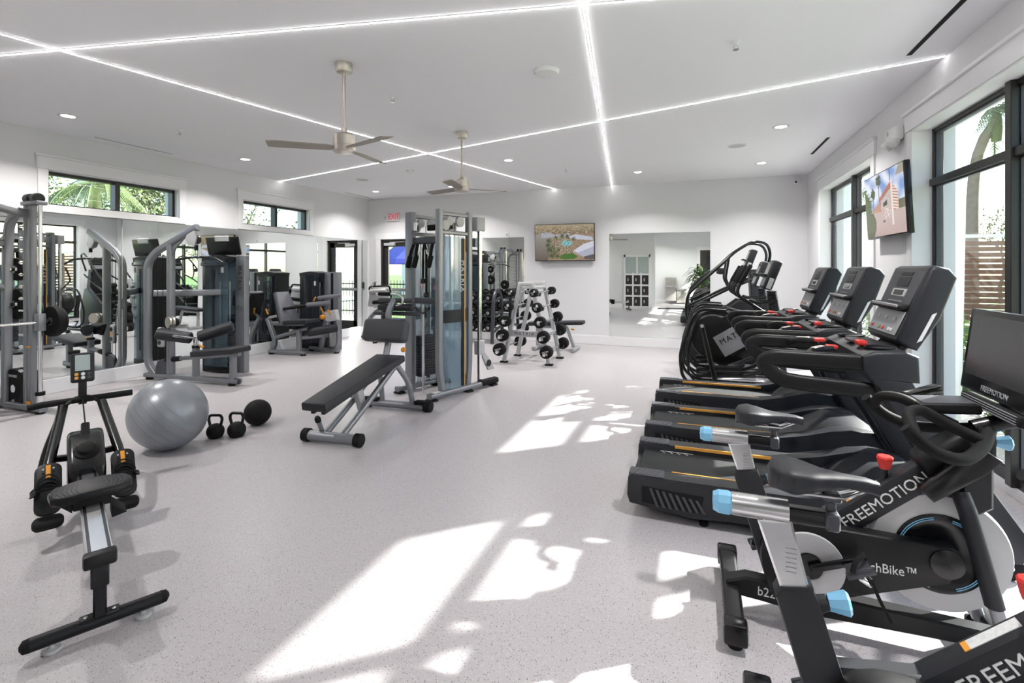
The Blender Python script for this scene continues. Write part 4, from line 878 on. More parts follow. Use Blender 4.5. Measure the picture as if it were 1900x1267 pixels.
# ================================================================== STRENGTH MACHINES
def pad(o, name, c, size, rot=None, m='vinyl', bev=0.02):
    return MB().box(c, size, rot, bev, 3).build(name, m, o)
def roller(o, a, b, r, m='vinyl', n=20, name='roller_pad'):
    a = V(a); b = V(b); d = (b - a).normalized(); L_ = (b - a).length
    return MB().lathe([(r * 0.82, 0), (r, 0.012), (r, L_ - 0.012), (r * 0.82, L_)], a, d, n).build(name, m, o)
def weight_stack(o, x, y, z0, n, w, d, h=0.032, pin=True):
    for k in range(n):
        MB().bx(x - w / 2, x + w / 2, y - d / 2, y + d / 2, z0 + k * h, z0 + k * h + h - 0.004, 0.003, 1).build('weight_plate', 'steel_dark', o)
    for s in (-1, 1): MB().cyl((x + s * w * 0.3, y, z0), (x + s * w * 0.3, y, z0 + n * h + 0.75), 0.011, n=10).build('guide_rod', 'chrome', o)
    if pin: MB().tube([(x, y - d / 2 - 0.03, z0 + h * n * 0.55), (x, y - d / 2 - 0.045, z0 + h * n * 0.55 - 0.05), (x - 0.03, y - d / 2 - 0.045, z0 + h * n * 0.55 - 0.06)], 0.008, n=8).build('weight_pin', 'orange', o)
def weight_disc(o, c, r, th, ax, m='black_rubber', txt=None, name='weight_plate'):
    w = MB().lathe([(0.026, -th / 2), (r * 0.93, -th / 2), (r, -th * 0.3), (r, th * 0.3), (r * 0.93, th / 2), (0.026, th / 2)], c, ax, 32, cap=False).build(name, m, o)
    MB().lathe([(0.024, -th / 2 - 0.004), (0.04, -th / 2 - 0.004), (0.04, th / 2 + 0.004), (0.024, th / 2 + 0.004)], c, ax, 18).build('hub', 'chrome', w)
    for k in range(3):
        q = V(ax).rotation_difference(V((0, 0, 1))); a_ = 2 * PI * k / 3
    return w
# ---- Smith machine
def smith():
    o = thing('smith_machine', 'grey Smith machine with bar and black plates at the left edge', 'machine', (-6.36, 3.12, 0))
    for y, far in ((0.0, True), (-1.75, False)):
        b = MB().rtube([(-0.90, y, 0.05), (0.02, y, 0.05)], 0.075, 0.06, rad=0.012).build('base_rail', 'steel_grey', o)
        for x in (-0.82, -0.04): MB().cyl((x, y, 0), (x, y, 0.02), 0.04).build('rubber_foot', 'black_rubber', o)
        MB().rtube([(-0.165, y, 0.07), (-0.165, y, 2.19)], 0.055, 0.055, rad=0.012).build('front_post', 'steel_grey', o)
        MB().rtube([(-0.275, y, 0.07), (-0.275, y, 2.17)], 0.045, 0.045, rad=0.012).build('peg_post', 'steel_grey', o)
        MB().rtube([(-0.64, y, 0.07), (-0.62, y, 1.7), (-0.585, y, 2.0), (-0.46, y, 2.10), (-0.27, y, 2.08)], 0.075, 0.08, bend=0.18, rad=0.02, up=(0, 1, 0)).build('rear_post', 'steel_grey', o)
        MB().cyl((-0.035, y, 0.06), (-0.035, y, 2.17), 0.018).build('guide_rod', 'chrome', o)
        MB().cyl((-0.035, y, 0.07), (-0.035, y, 0.20), 0.035).build('rod_stop', 'chrome', o)
        MB().cyl((-0.035, y, 0.19), (-0.035, y, 0.225), 0.04).build('rod_bumper', 'black_rubber', o)
        for k in range(13):
            z = 0.42 + 0.128 * k
            MB().cyl((-0.37, y, z), (-0.28, y, z), 0.011, n=10).cyl((-0.385, y, z), (-0.37, y, z), 0.017, n=10).build('catch_peg', 'chrome', o)
        for k in range(2): MB().lathe([(0.048, -0.035), (0.055, -0.03), (0.055, 0.03), (0.048, 0.035)], (-0.21 + 0.12 * k, y, 2.24), (1, 0, 0), 20).build('top_pulley', 'black_gloss', o)
        MB().bx(-0.29, 0.0, y - 0.05, y + 0.05, 2.17, 2.21, 0.01).build('top_plate', 'steel_grey', o)
        MB().bx(-0.075, 0.005, y - 0.035, y + 0.035, 0.86, 1.04, 0.01).build('bar_carriage', 'steel_grey', o)
        MB().bx(-0.205, -0.135, y + 0.035, y + 0.038, 0.09, 0.16).build('warning_label', 'print_white', o, False)
        MB().bx(-0.206, -0.134, y - 0.038, y - 0.0355, 0.09, 0.125).bx(-0.206, -0.134, y - 0.038, y - 0.0355, 0.68, 0.70).build('orange_label', 'orange', o, False)
        s = 1 if far else -1
        for z in (1.50, 1.12):
            MB().cyl((-0.60, y, z), (-0.60, y + s * 0.16, z), 0.024).build('storage_horn', 'chrome', o)
    # the loose plates are things of their own
    MB().rtube([(-0.27, -1.80, 2.07), (-0.27, -1.2, 2.22), (-0.27, -0.55, 2.22), (-0.27, 0.05, 2.07)], 0.08, 0.09, rad=0.03).build('top_crossbar', 'steel_grey', o)
    MB().rtube([(-0.62, -1.75, 1.78), (-0.62, 0.0, 1.78)], 0.06, 0.08, rad=0.02).build('rear_crossbar', 'steel_grey', o)
    MB().rtube([(-0.62, -0.9, 1.78), (-0.62, -0.03, 1.30)], 0.05, 0.06, rad=0.02).build('diagonal_brace', 'steel_grey', o)
    MB().rtube([(-0.86, -1.75, 0.05), (-0.86, 0.0, 0.05)], 0.07, 0.06, rad=0.012).build('rear_base_rail', 'steel_grey', o)
    MB().cyl((-0.035, -2.05, 0.95), (-0.035, 0.34, 0.95), 0.016).build('bar', 'chrome', o)
    for y in (0.07, -1.82): MB().cyl((-0.035, y - 0.02, 0.95), (-0.035, y + 0.02, 0.95), 0.03).build('bar_collar', 'black_gloss', o)
    return o
smith()
def loose_plate(lab, c, r, th, txt=None):
    o = thing('weight_disc', lab, 'weight', (c[0], c[1], c[2]), 0, 'weight discs on the Smith machine')
    MB().lathe([(0.026, -th / 2), (r * 0.30, -th / 2), (r * 0.34, -th / 2 + 0.006), (r * 0.8, -th / 2 + 0.006), (r * 0.84, -th / 2), (r * 0.97, -th / 2), (r, -th * 0.3), (r, th * 0.3), (r * 0.97, th / 2), (0.026, th / 2)], (0, 0, 0), (0, 1, 0), 36).build('disc', 'black_rubber', o)
    MB().lathe([(0.025, -th / 2 - 0.003), (0.042, -th / 2 - 0.003), (0.042, th / 2 + 0.003), (0.025, th / 2 + 0.003)], (0, 0, 0), (0, 1, 0), 18).build('hub', 'chrome', o)
    if txt:
        text('lettering', txt, 0.07, frame((0, -th / 2 - 0.001, -r * 0.66), (1, 0, 0), (0, -1, 0)), 'print_white', o)
        text('lettering', 'MATRIX', 0.04, frame((0, -th / 2 - 0.001, r * 0.62), (1, 0, 0), (0, -1, 0)), 'print_white', o)
loose_plate('black disc loaded on the far end of the Smith bar', (-6.395, 3.23, 0.95), 0.165, 0.055)
loose_plate('thin black disc outside the loaded Smith disc', (-6.395, 3.285, 0.95), 0.14, 0.03)
loose_plate('black disc on the upper storage horn', (-6.96, 3.20, 1.50), 0.125, 0.05)
loose_plate('black disc on the lower storage horn', (-6.96, 3.20, 1.12), 0.17, 0.05)
for k, lab in enumerate(('front 45 disc standing at the base of the Smith machine', 'second 45 disc standing behind the front one', 'third 45 disc standing nearest the mirror')):
    loose_plate(lab, (-6.87, 3.14 + 0.055 * k, 0.215 + 0.005), 0.215, 0.048, '45')
# ---- tower helper: shrouded weight stack with silver post
def tower(o, x0, x1, y, h, depth=0.30, shield='shield_blue', post_side=1, n=14):
    """stack between x0 and x1, shield towards -y"""
    xm = (x0 + x1) / 2; w = x1 - x0
    MB().grid(lambda u, v: V((x0 + 0.015 + (w - 0.03) * u, y - depth / 2 - 0.028 * (1 - (2 * u - 1) ** 4), 0.10 + (h - 0.16) * v)), 15, 2).build('front_shield', shield, o)
    MB().bx(x0, x1, y - depth / 2, y + depth / 2, 0.02, 0.10, 0.01).build('stack_base', 'black_satin', o)
    MB().prism([(x0 - 0.005, h - 0.02), (x0 + 0.01, h - 0.09), (x1 - 0.01, h - 0.09), (x1 + 0.005, h - 0.02), (xm, h + 0.012)], depth + 0.03, XZ(y), 0.01, 2).build('top_cap', 'charcoal', o)
    MB().bx(x0, x0 + 0.03, y - depth / 2, y + depth / 2, 0.08, h - 0.05, 0.006, 1).build('side_cover', 'charcoal', o)
    MB().bx(x0 + 0.02, x1 - 0.02, y + depth / 2 - 0.01, y + depth / 2, 0.1, h - 0.05).build('back_shield', shield, o, False)
    weight_stack(o, xm, y, 0.12, n, w * 0.62, depth * 0.5)
    MB().bx(xm - 0.02, xm + 0.02, y - depth / 2 - 0.036, y - depth / 2 - 0.03, 0.25, h - 0.2).build('shield_strip', 'charcoal', o, False)
    MB().bx(x1 - 0.10, x1 - 0.065, y - depth / 2 - 0.034, y - depth / 2 - 0.022, h - 0.25, h - 0.17).build('instruction_tag', 'print_white', o, False)
    MB().bx(x1, x1 + 0.16, y - 0.05, y + 0.05, 0.0, h, 0.012).build('silver_post', 'steel_grey', o)
# ---- lat pulldown
def lat():
    o = thing('lat_pulldown', 'grey lat pulldown machine with angled thigh pads by the mirror', 'machine', (-6.3, 4.68, 0), math.radians(5))
    MB().rtube([(-0.76, 0, 0.06), (0.80, 0, 0.06)], 0.09, 0.055, rad=0.012).build('base_rail', 'steel_grey', o)
    MB().rtube([(0.76, 0, 0.06), (0.76, -0.03, 0.06)], 0.12, 0.07, rad=0.012).build('base_end', 'steel_dark', o)
    for x in (-0.7, -0.38, -0.2, 0.68): MB().cyl((x, 0, 0), (x, 0, 0.035), 0.045).build('rubber_foot', 'black_rubber', o)
    MB().rtube([(-0.60, 0, 0.07), (-0.735, 0, 0.22), (-0.735, 0, 1.58), (-0.60, 0, 1.73), (0.12, 0, 2.06)], 0.085, 0.085, bend=0.14, rad=0.025, up=(0, 1, 0)).build('main_column', 'steel_grey', o)
    MB().rtube([(-0.33, 0, 0.07), (-0.33, 0, 1.84)], 0.075, 0.09, rad=0.02).build('inner_column', 'steel_grey', o)
    MB().prism([(-0.30, 1.66), (-0.30, 1.86), (-0.13, 1.94), (-0.12, 1.89), (-0.25, 1.78)], 0.02, XZ(0), 0.003, 1).build('gusset', 'steel_grey', o)
    MB().rtube([(-0.70, 0.06, 1.17), (0.0, 0.60, 1.17)], 0.07, 0.09, rad=0.02).build('link_beam', 'steel_grey', o)
    p = MB().prism([(-0.02, 1.98), (0.10, 2.02), (0.14, 1.92), (0.10, 1.80), (0.0, 1.82), (-0.06, 1.90)], 0.07, XZ(0), 0.012, 2).build('pulley_housing', 'light_grey', o)
    MB().lathe([(0.055, -0.015), (0.055, 0.015)], (0.115, 0, 1.89), (0, 1, 0), 24).build('pulley_wheel', 'black_gloss', p)
    MB().cyl((0.10, 0, 1.82), (0.10, 0, 1.75), 0.022).build('cable_stop', 'black_rubber', o)
    MB().tube([(0.10, 0, 1.75), (0.10, 0, 1.67)], 0.006, n=8).tube([(0.10 + 0.016 * math.cos(a), 0, 1.69 + 0.026 * math.sin(a)) for a in [i * PI / 6 for i in range(12)]], 0.004, n=6, closed=True).build('carabiner', 'chrome', o)
    MB().tube([(-0.50, 0.12, 1.57), (-0.36, 0.08, 1.63), (0.10, 0.0, 1.665), (0.46, -0.06, 1.65), (0.62, -0.09, 1.58)], 0.0155, bend=0.08, n=12).build('pull_bar', 'black_satin', o)
    MB().tube([(0.02, 0.015, 1.662), (0.18, -0.012, 1.664)], 0.0165, n=12).build('bar_sleeve', 'chrome', o)
    # cable run and floor pulley
    MB().cyl((-0.47, 0.0, 0.12), (-0.47, 0.0, 1.72), 0.004, n=6).cyl((-0.56, 0, 0.12), (-0.56, 0, 1.70), 0.004, n=6).build('cable', 'black_rubber', o)
    MB().prism(arc((-0.44, 0.16), 0.13, 0, 180, 12) + [(-0.57, 0.07), (-0.31, 0.07)], 0.05, XZ(0), 0.006, 1).build('floor_pulley_cover', 'charcoal_light', o)
    g = MB().box((-0.50, 0.0, 0.58), (0.11, 0.05, 0.27), None, 0.045, 3).build('floating_pulley', 'light_grey', o)
    for z in (0.51, 0.65): MB().lathe([(0.03, -0.03), (0.03, 0.03)], (-0.50, 0, z), (0, 1, 0), 16).build('pulley_bolt', 'steel_dark', g)
    MB().bx(-0.53, -0.47, -0.0285, -0.0275, 0.565, 0.60).build('warning_label', 'orange', g, False)
    # seat and thigh pads
    for x, z1 in ((0.095, 0.50), (0.70, 0.40)): MB().rtube([(x, 0, 0.08), (x, 0, z1)], 0.07, 0.07, rad=0.012).build('seat_support', 'steel_grey', o)
    MB().rtube([(-0.16, 0, 0.31), (0.80, 0, 0.41)], 0.06, 0.05, rad=0.015).build('seat_beam', 'steel_grey', o)
    roller(o, (-0.42, 0, 0.275), (-0.15, 0, 0.31), 0.035, 'black_rubber', name='foot_grip')
    pad(o, 'seat_pad', (0.50, 0, 0.435), (0.66, 0.34, 0.075), (0, math.radians(-6), 0))
    MB().cyl((0.095, 0, 0.45), (0.095, 0, 0.60), 0.03).build('pad_post', 'chrome', o)
    MB().cyl((0.095, 0, 0.46), (0.095, 0, 0.49), 0.048).build('pad_collar', 'black_gloss', o)
    MB().cyl((0.06, 0.30, 0.66), (0.10, 0.0, 0.585), 0.018).cyl((0.06, -0.30, 0.66), (0.10, 0, 0.585), 0.018).build('pad_axle', 'chrome', o)
    roller(o, (0.085, 0.05, 0.597), (0.42, 0.28, 0.73), 0.075); roller(o, (0.07, -0.05, 0.597), (-0.30, -0.22, 0.66), 0.075)
    MB().cyl((0.16, 0, 0.49), (0.22, 0, 0.475), 0.015).build('adjust_knob', 'orange', o)
    # swivel pulley on inner column
    for k, y in ((0, -0.06), (1, -0.11)): MB().lathe([(0.03, -0.012), (0.075, -0.014), (0.068, 0), (0.075, 0.014), (0.03, 0.012)], (-0.24, y, 0.80), (0.35, 1, 0), 24).build('low_pulley', 'nickel', o)
    MB().prism([(-0.42, 0.72), (-0.18, 0.66), (-0.10, 0.60), (-0.34, 0.56)], 0.05, XZ(-0.06), 0.006, 1).build('pulley_bracket', 'black_satin', o)
    MB().tube([(-0.16, -0.10, 0.68), (0.02, -0.12, 0.62), (0.06, -0.12, 0.655), (-0.14, -0.10, 0.715)], 0.008, n=8, closed=True).build('row_handle', 'chrome', o)
    # tower
    tower(o, -0.40, 0.07, 0.72, 1.70, 0.34, 'shield_teal')
    text('lettering', 'MATRIX', 0.085, frame((0.15, 0.669, 1.37), (0, 0, -1), (0, -1, 0)), 'charcoal', o, sp=1.25)
    pl = MB().box((-0.11, 0.64, 1.84), (0.62, 0.03, 0.27), (math.radians(12), math.radians(0), math.radians(-3)), 0.02).build('placard', 'black_gloss', o)
    MB().box((-0.10, 0.60, 1.945), (0.26, 0.03, 0.085), (math.radians(12), 0, math.radians(-3)), 0.025, 3).build('phone_clip', 'white_plastic', pl)
    MB().tube([(-0.38, 0.53, 1.60), (-0.37, 0.50, 1.56), (0.0, 0.50, 1.56), (0.05, 0.53, 1.60)], 0.012, bend=0.03).build('tower_handle', 'steel_dark', o)
    return o
lat()
# ---- leg extension
def legext():
    o = thing('leg_extension', 'grey leg extension machine with lilac back pad near the corner', 'machine', (-6.6, 7.0, 0))
    MB().rtube([(-0.50, -0.26, 0.05), (0.24, -0.19, 0.05)], 0.08, 0.055, rad=0.012).build('base_rail', 'steel_grey', o)
    MB().rtube([(-0.08, 0.28, 0.05), (0.62, 0.20, 0.05)], 0.08, 0.055, rad=0.012).build('base_rail', 'steel_grey', o)
    for x, y in ((-0.46, -0.255), (0.20, -0.195), (0.58, 0.20), (-0.05, 0.28)): MB().cyl((x, y, 0), (x, y, 0.03), 0.045).build('rubber_foot', 'black_rubber', o)
    MB().rtube([(-0.46, -0.22, 0.07), (-0.40, -0.22, 0.22), (-0.46, -0.22, 0.36), (-0.60, -0.20, 0.62)], 0.075, 0.08, bend=0.08, rad=0.02).build('rear_post', 'steel_grey', o)
    MB().rtube([(0.10, -0.19, 0.07), (0.10, -0.19, 0.45)], 0.075, 0.08, rad=0.015).build('front_post', 'steel_grey', o)
    MB().rtube([(-0.46, -0.22, 0.27), (0.05, -0.19, 0.42), (0.22, -0.10, 0.47)], 0.06, 0.06, bend=0.1, rad=0.02).build('side_rail', 'steel_grey', o)
    MB().rtube([(-0.52, -0.18, 0.53), (0.1, -0.05, 0.53)], 0.07, 0.07, rad=0.02).build('seat_rail', 'steel_grey', o)
    MB().rtube([(0.05, -0.19, 0.30), (0.30, 0.30, 0.30)], 0.07, 0.08, rad=0.02).build('link_rail', 'steel_grey', o)
    m = Matrix.Translation((-0.29, -0.10, 0.83)) @ Matrix.Rotation(math.radians(-22), 4, 'Y')
    P = [(-0.20, -0.28), (0.20, -0.28), (0.20, -0.12), (0.17, 0.02), (0.15, 0.28), (-0.15, 0.28), (-0.17, 0.02), (-0.20, -0.12)]
    MB().prism(P, 0.075, m @ Matrix(((0, 0, 1, 0), (1, 0, 0, 0), (0, 1, 0, 0), (0, 0, 0, 1))), 0.018, 2).build('back_pad', 'vinyl_lilac', o)
    MB().prism([(x * 0.96, y * 0.97) for x, y in P], 0.03, m @ Matrix.Translation((-0.05, 0, 0)) @ Matrix(((0, 0, 1, 0), (1, 0, 0, 0), (0, 1, 0, 0), (0, 0, 0, 1)), ), 0.005, 1).build('back_shell', 'black_satin', o)
    pad(o, 'seat_pad', (0.08, -0.10, 0.58), (0.52, 0.38, 0.08), (0, math.radians(-5), 0))
    MB().rtube([(-0.58, -0.20, 0.63), (-0.40, -0.12, 0.68)], 0.05, 0.05, rad=0.02).build('back_bracket', 'silver', o)
    MB().cyl((-0.53, -0.26, 0.70), (-0.56, -0.28, 0.80), 0.014).build('adjust_lever', 'orange', o)
    roller(o, (0.26, -0.16, 0.40), (0.60, 0.20, 0.46), 0.075)
    roller(o, (0.10, -0.02, 0.86), (0.42, 0.22, 0.90), 0.045, 'vinyl_lilac'); roller(o, (0.24, 0.12, 0.98), (0.60, 0.28, 1.03), 0.04, 'vinyl_lilac')
    MB().cyl((-0.22, -0.22, 0.80), (0.12, 0.0, 0.86), 0.028).build('handle', 'black_rubber', o)
    MB().cyl((0.16, 0.10, 0.93), (0.20, 0.10, 1.0), 0.014).build('handle_lever', 'orange', o)
    MB().prism([(0.24, 0.72), (0.55, 0.78), (0.60, 0.58), (0.28, 0.54)], 0.09, XZ(0.24), 0.01, 1).build('cam_housing', 'light_grey', o)
    MB().lathe([(0.035, -0.06), (0.045, -0.05), (0.045, 0.01)], (0.30, 0.19, 0.64), (0, 1, 0), 20).build('cam_knob', 'orange', o)
    for a, b in (((0.30, 0.18, 0.72), (0.25, 0.16, 0.82)), ((0.44, 0.18, 0.70), (0.42, 0.16, 0.78))): MB().cyl(a, b, 0.014).build('adjust_lever', 'orange', o)
    MB().rtube([(0.34, 0.22, 0.58), (0.20, 0.24, 0.07)], 0.07, 0.09, rad=0.02).build('cam_post', 'steel_grey', o)
    MB().rtube([(0.58, 0.22, 0.60), (0.60, 0.22, 0.20), (0.55, 0.22, 0.07)], 0.05, 0.06, bend=0.08, rad=0.02).build('swing_arm', 'steel_grey', o)
    MB().box((0.46, 0.26, 0.27), (0.15, 0.08, 0.36), None, 0.05, 3).build('pulley_cover', 'light_grey', o)
    tower(o, -0.40, 0.07, 0.52, 1.45, 0.34, 'shield_dark', n=12)
    MB().bx(0.27, 0.40, 0.47, 0.57, 0, 1.45, 0.012).build('silver_post', 'steel_grey', o)
    MB().bx(0.23, 0.27, 0.46, 0.58, 0.05, 1.43).build('side_shield', 'black_satin', o, False)
    return o
legext()
# ---- seated machine in the corner, half hidden by the bench pads
def corner():
    o = thing('seated_press', 'grey seated press machine in the corner beyond the leg extension', 'machine', (-6.25, 8.85, 0), math.radians(-10))
    MB().rtube([(-0.55, 0, 0.05), (0.55, 0, 0.05)], 0.08, 0.055, rad=0.012).build('base_rail', 'steel_grey', o)
    MB().rtube([(0.2, -0.4, 0.05), (0.2, 0.4, 0.05)], 0.08, 0.055, rad=0.012).build('cross_rail', 'steel_grey', o)
    for x, y in ((-0.5, 0), (0.5, 0), (0.2, -0.36), (0.2, 0.36)): MB().cyl((x, y, 0), (x, y, 0.03), 0.045).build('rubber_foot', 'black_rubber', o)
    MB().rtube([(-0.5, 0, 0.07), (-0.36, 0, 0.42), (-0.12, 0, 0.62), (0.30, 0, 0.80)], 0.075, 0.08, bend=0.15, rad=0.02).build('main_arm', 'steel_grey', o)
    bp = MB().box((0.02, -0.05, 0.93), (0.52, 0.05, 0.46), (math.radians(-14), 0, math.radians(8)), 0.02, 2).build('back_plate', 'light_grey', o)
    MB().tube([(-0.26, -0.09, 1.13), (0.27, -0.02, 1.16), (0.29, 0.04, 0.72), (-0.20, -0.03, 0.70)], 0.018, n=10, bend=0.07, closed=True).build('pad_rim', 'black_rubber', bp)
    roller(o, (-0.20, -0.12, 1.03), (0.22, -0.06, 1.06), 0.045, 'light_grey'); roller(o, (-0.10, -0.12, 0.80), (0.30, -0.06, 0.84), 0.04, 'black_rubber')
    MB().tube([(-0.14, -0.1, 1.10), (-0.14, -0.1, 1.22), (-0.02, -0.1, 1.24)], 0.014, bend=0.05).build('top_handle', 'chrome', o)
    MB().rtube([(0.02, 0, 0.85), (0.55, -0.1, 0.78)], 0.06, 0.06, rad=0.02).build('press_arm', 'steel_grey', o)
    pad(o, 'seat_pad', (0.42, 0, 0.44), (0.42, 0.36, 0.08)); MB().rtube([(0.42, 0, 0.07), (0.42, 0, 0.42)], 0.07, 0.07, rad=0.015).build('seat_post', 'steel_grey', o)
    for k in range(3): roller(o, (-0.05 + 0.16 * k, -0.2, 0.20), (-0.05 + 0.16 * k, 0.2, 0.20), 0.05, 'black_rubber')
    MB().cyl((0.46, -0.20, 0.42), (0.50, -0.24, 0.36), 0.016).build('adjust_knob', 'orange', o)
corner()
# ---- two-tower cable station
def station():
    o = thing('cable_station', 'tall grey cable station with blue translucent weight shields', 'machine', (-3.1, 5.25, 0), math.radians(-19))
    for x, s in ((0.33, 1), (-0.19, -1)):
        t = s * 0.0
        for y, w in ((-0.04, 0.07), (0.45, 0.065)):
            if s > 0: MB().rtube([(x, y, 2.20), (x, y, 0.34), (x + 0.0, y + (0.05 if y < 0 else -0.03), 0.06)], 0.07, 0.075, bend=0.10, rad=0.016, up=(0, 1, 0)).build('post', 'steel_grey', o)
            else: MB().bx(x - 0.065, x + 0.065, y - 0.035, y + 0.035, 0.03, 2.20, 0.01).build('post', 'steel_grey', o)
        for z in (2.155, 1.935): MB().rtube([(x, -0.02, z), (x, 0.44, z)], 0.045, 0.05, rad=0.012).build('post_tie', 'steel_grey', o)
        for y, r in ((0.05, 0.062), (0.12, 0.055), (0.29, 0.062)):
            p = MB().lathe([(r * 0.6, -0.022), (r, -0.018), (r, 0.018), (r * 0.6, 0.022)], (x, y, 2.02 if y < 0.1 else 2.075), (1, 0, 0), 28).build('top_pulley', 'light_grey', o)
        # curved translucent shield on the outer side
        zl = lambda v: 0.06 + 1.83 * v
        def sh(u, v, off=0.06, x=x, s=s):
            e = 1 if 0.06 < v < 0.94 else 0.72
            return V((x + s * (off * (1 - abs(2 * u - 1) ** 5) - 0.01), 0.205 + (u - 0.5) * 0.44 * e, zl(v)))
        MB().grid(lambda u, v: sh(u, [0, 0.02, 0.06, 0.1, 0.9, 0.94, 0.98, 1][int(round(v * 7))]), 17, 8).build('weight_shield', 'shield_blue', o, angle=60)
        MB().grid(lambda u, v: V((x + s * (0.066 * (1 - abs(2 * u - 1) ** 5) - 0.008), 0.205 + (u - 0.5) * 0.45, 0.87 + 0.15 * v)), 17, 2).build('shield_band', 'charcoal', o)
        MB().bx(x + s * 0.052, x + s * 0.060, 0.27, 0.32, 0.10, 1.87).build('shield_spine', 'black_satin', o, False)
        MB().bx(x + s * 0.060, x + s * 0.068, 0.305, 0.318, 0.10, 1.87).build('spine_line', 'orange_line', o, False)
        text('lettering', 'MATRIX', 0.085, frame((x + s * 0.061, 0.285, 1.42), (0, 0, -1), (s, 0, 0)), 'print_white', o, sp=1.35)
        # weight stack inside
        for k in range(16): MB().bx(x - 0.045, x + 0.045, 0.08, 0.33, 0.16 + 0.032 * k, 0.188 + 0.032 * k, 0.003, 1).build('weight_plate', 'steel_dark', o)
        for y in (0.13, 0.28): MB().cyl((x, y, 0.1), (x, y, 1.92), 0.011, n=10).build('guide_rod', 'chrome', o)
        MB().cyl((x, 0.205, 0.6), (x, 0.205, 2.05), 0.004, n=6).build('cable', 'black_rubber', o)
        # foot
        MB().rtube([(x + s * 0.03, -0.22, 0.055), (x + s * 0.03, 0.66, 0.055)], 0.09, 0.06, rad=0.02).build('foot_rail', 'steel_grey', o)
        MB().rtube([(x + s * 0.03, 0.62, 0.06), (x + s * 0.03, 0.92, 0.06)], 0.105, 0.075, rad=0.03).build('foot_grip', 'black_rubber', o)
        MB().bx(x + s * 0.03 - 0.035, x + s * 0.03 + 0.035, -0.17, -0.05, 0.0856, 0.0866).build('foot_label', 'print_white', o, False)
        for y in (-0.18, 0.40, 0.85): MB().bx(x + s * 0.03 - 0.06, x + s * 0.03 + 0.06, y - 0.05, y + 0.05, 0, 0.022, 0.006, 1).build('rubber_foot', 'black_rubber', o)
        # chrome trolley column behind
        MB().bx(x - 0.05, x + 0.05, 0.55, 0.70, 1.98, 2.16, 0.012).build('head_box', 'light_grey', o)
        MB().bx(x - 0.02, x + 0.02, 0.62, 0.67, 0.08, 1.99, 0.006, 1).build('trolley_column', 'chrome', o)
        MB().cyl((x + 0.03, 0.585, 0.08), (x + 0.03, 0.585, 1.99), 0.006, n=8).build('cable', 'black_rubber', o)
        MB().bx(x - 0.045, x + 0.045, 0.59, 0.70, 0.42, 0.60, 0.01).build('trolley', 'light_grey', o)
        tl = MB().prism([(0.68, 0.50), (0.86, 0.30), (0.92, 0.20), (0.80, 0.20), (0.68, 0.40)], 0.03, Matrix(((0, 0, 1, x), (1, 0, 0, 0), (0, 1, 0, 0), (0, 0, 0, 1))), 0.005, 1).build('pulley_arm', 'light_grey', o)
        MB().lathe([(0.045, -0.02), (0.045, 0.02)], (x, 0.80, 0.29), (1, 0, 0), 20).build('arm_pulley', 'black_gloss', tl)
    MB().rtube([(-0.16, -0.02, 1.845), (0.31, -0.02, 1.845)], 0.06, 0.085, rad=0.012).build('accessory_beam', 'steel_dark', o)
    MB().rtube([(-0.13, 0.2, 2.02), (0.33, 0.2, 2.02)], 0.05, 0.075, rad=0.012).build('upper_beam', 'black_gloss', o)
    MB().rtube([(-0.16, -0.02, 1.12), (0.31, -0.02, 1.12)], 0.07, 0.07, rad=0.012).build('tray_beam', 'steel_dark', o)
    MB().rtube([(-0.10, 0.6, 0.06), (0.33, 0.45, 0.06)], 0.06, 0.06, rad=0.02).build('rear_tie', 'steel_grey', o)
    MB().lathe([(0.035, -0.05), (0.035, 0.05)], (-0.115, -0.02, 2.02), (0, 0, 1), 18).build('beam_clamp', 'chrome', o)
    MB().cyl((0.05, -0.04, 0.02), (0.05, -0.04, 1.08), 0.0165).build('lift_bar', 'chrome', o)
    MB().tube([(-0.08, -0.06, 1.04), (0.05, -0.05, 0.97), (0.18, -0.06, 1.04)], 0.012).build('bar_hanger', 'black_satin', o)
    return o
station()
def hang(lab, build):
    o = thing('cable_attachment', lab, 'attachment', (-3.1, 5.25, 0), math.radians(-19), 'cable attachments hanging on the station'); build(o)
def grip_a(x, lean):
    def f(o):
        MB().tube([(x, -0.07, 1.80), (x - lean * 0.5, -0.09, 1.72), (x - lean, -0.10, 1.60)], 0.02, bend=0.04).build('strap', 'black_rubber', o)
        roller(o, (x - lean + 0.02, -0.10, 1.66), (x - lean - 0.02, -0.11, 1.52), 0.03, 'black_rubber', name='grip')
    return f
hang('black foam grip hanging leftmost on the station beam', grip_a(-0.09, 0.05)); hang('black foam grip hanging second on the station beam', grip_a(-0.02, 0.0)); hang('black foam grip hanging rightmost on the station beam', grip_a(0.25, 0.01))
def rope(o):
    for dx, z in ((0.0, 1.36), (0.06, 1.20)):
        MB().tube([(0.09, -0.06, 1.80), (0.08 + dx, -0.07, 1.72), (0.085 + dx, -0.075, z + 0.03)], 0.014, bend=0.03).build('rope', 'black_rubber', o)
        MB().lathe([(0.02, 0.03), (0.032, 0.015), (0.032, -0.02), (0.02, -0.03)], (0.085 + dx, -0.075, z), n=14).build('rope_knob', 'black_gloss', o)
    MB().tube([(0.09, -0.06, 1.80), (0.0, -0.08, 1.66)], 0.009).tube([(0.09, -0.06, 1.80), (0.17, -0.08, 1.68)], 0.009).build('yoke', 'chrome', o)
hang('black triceps rope with two knobs hanging on the station', rope)
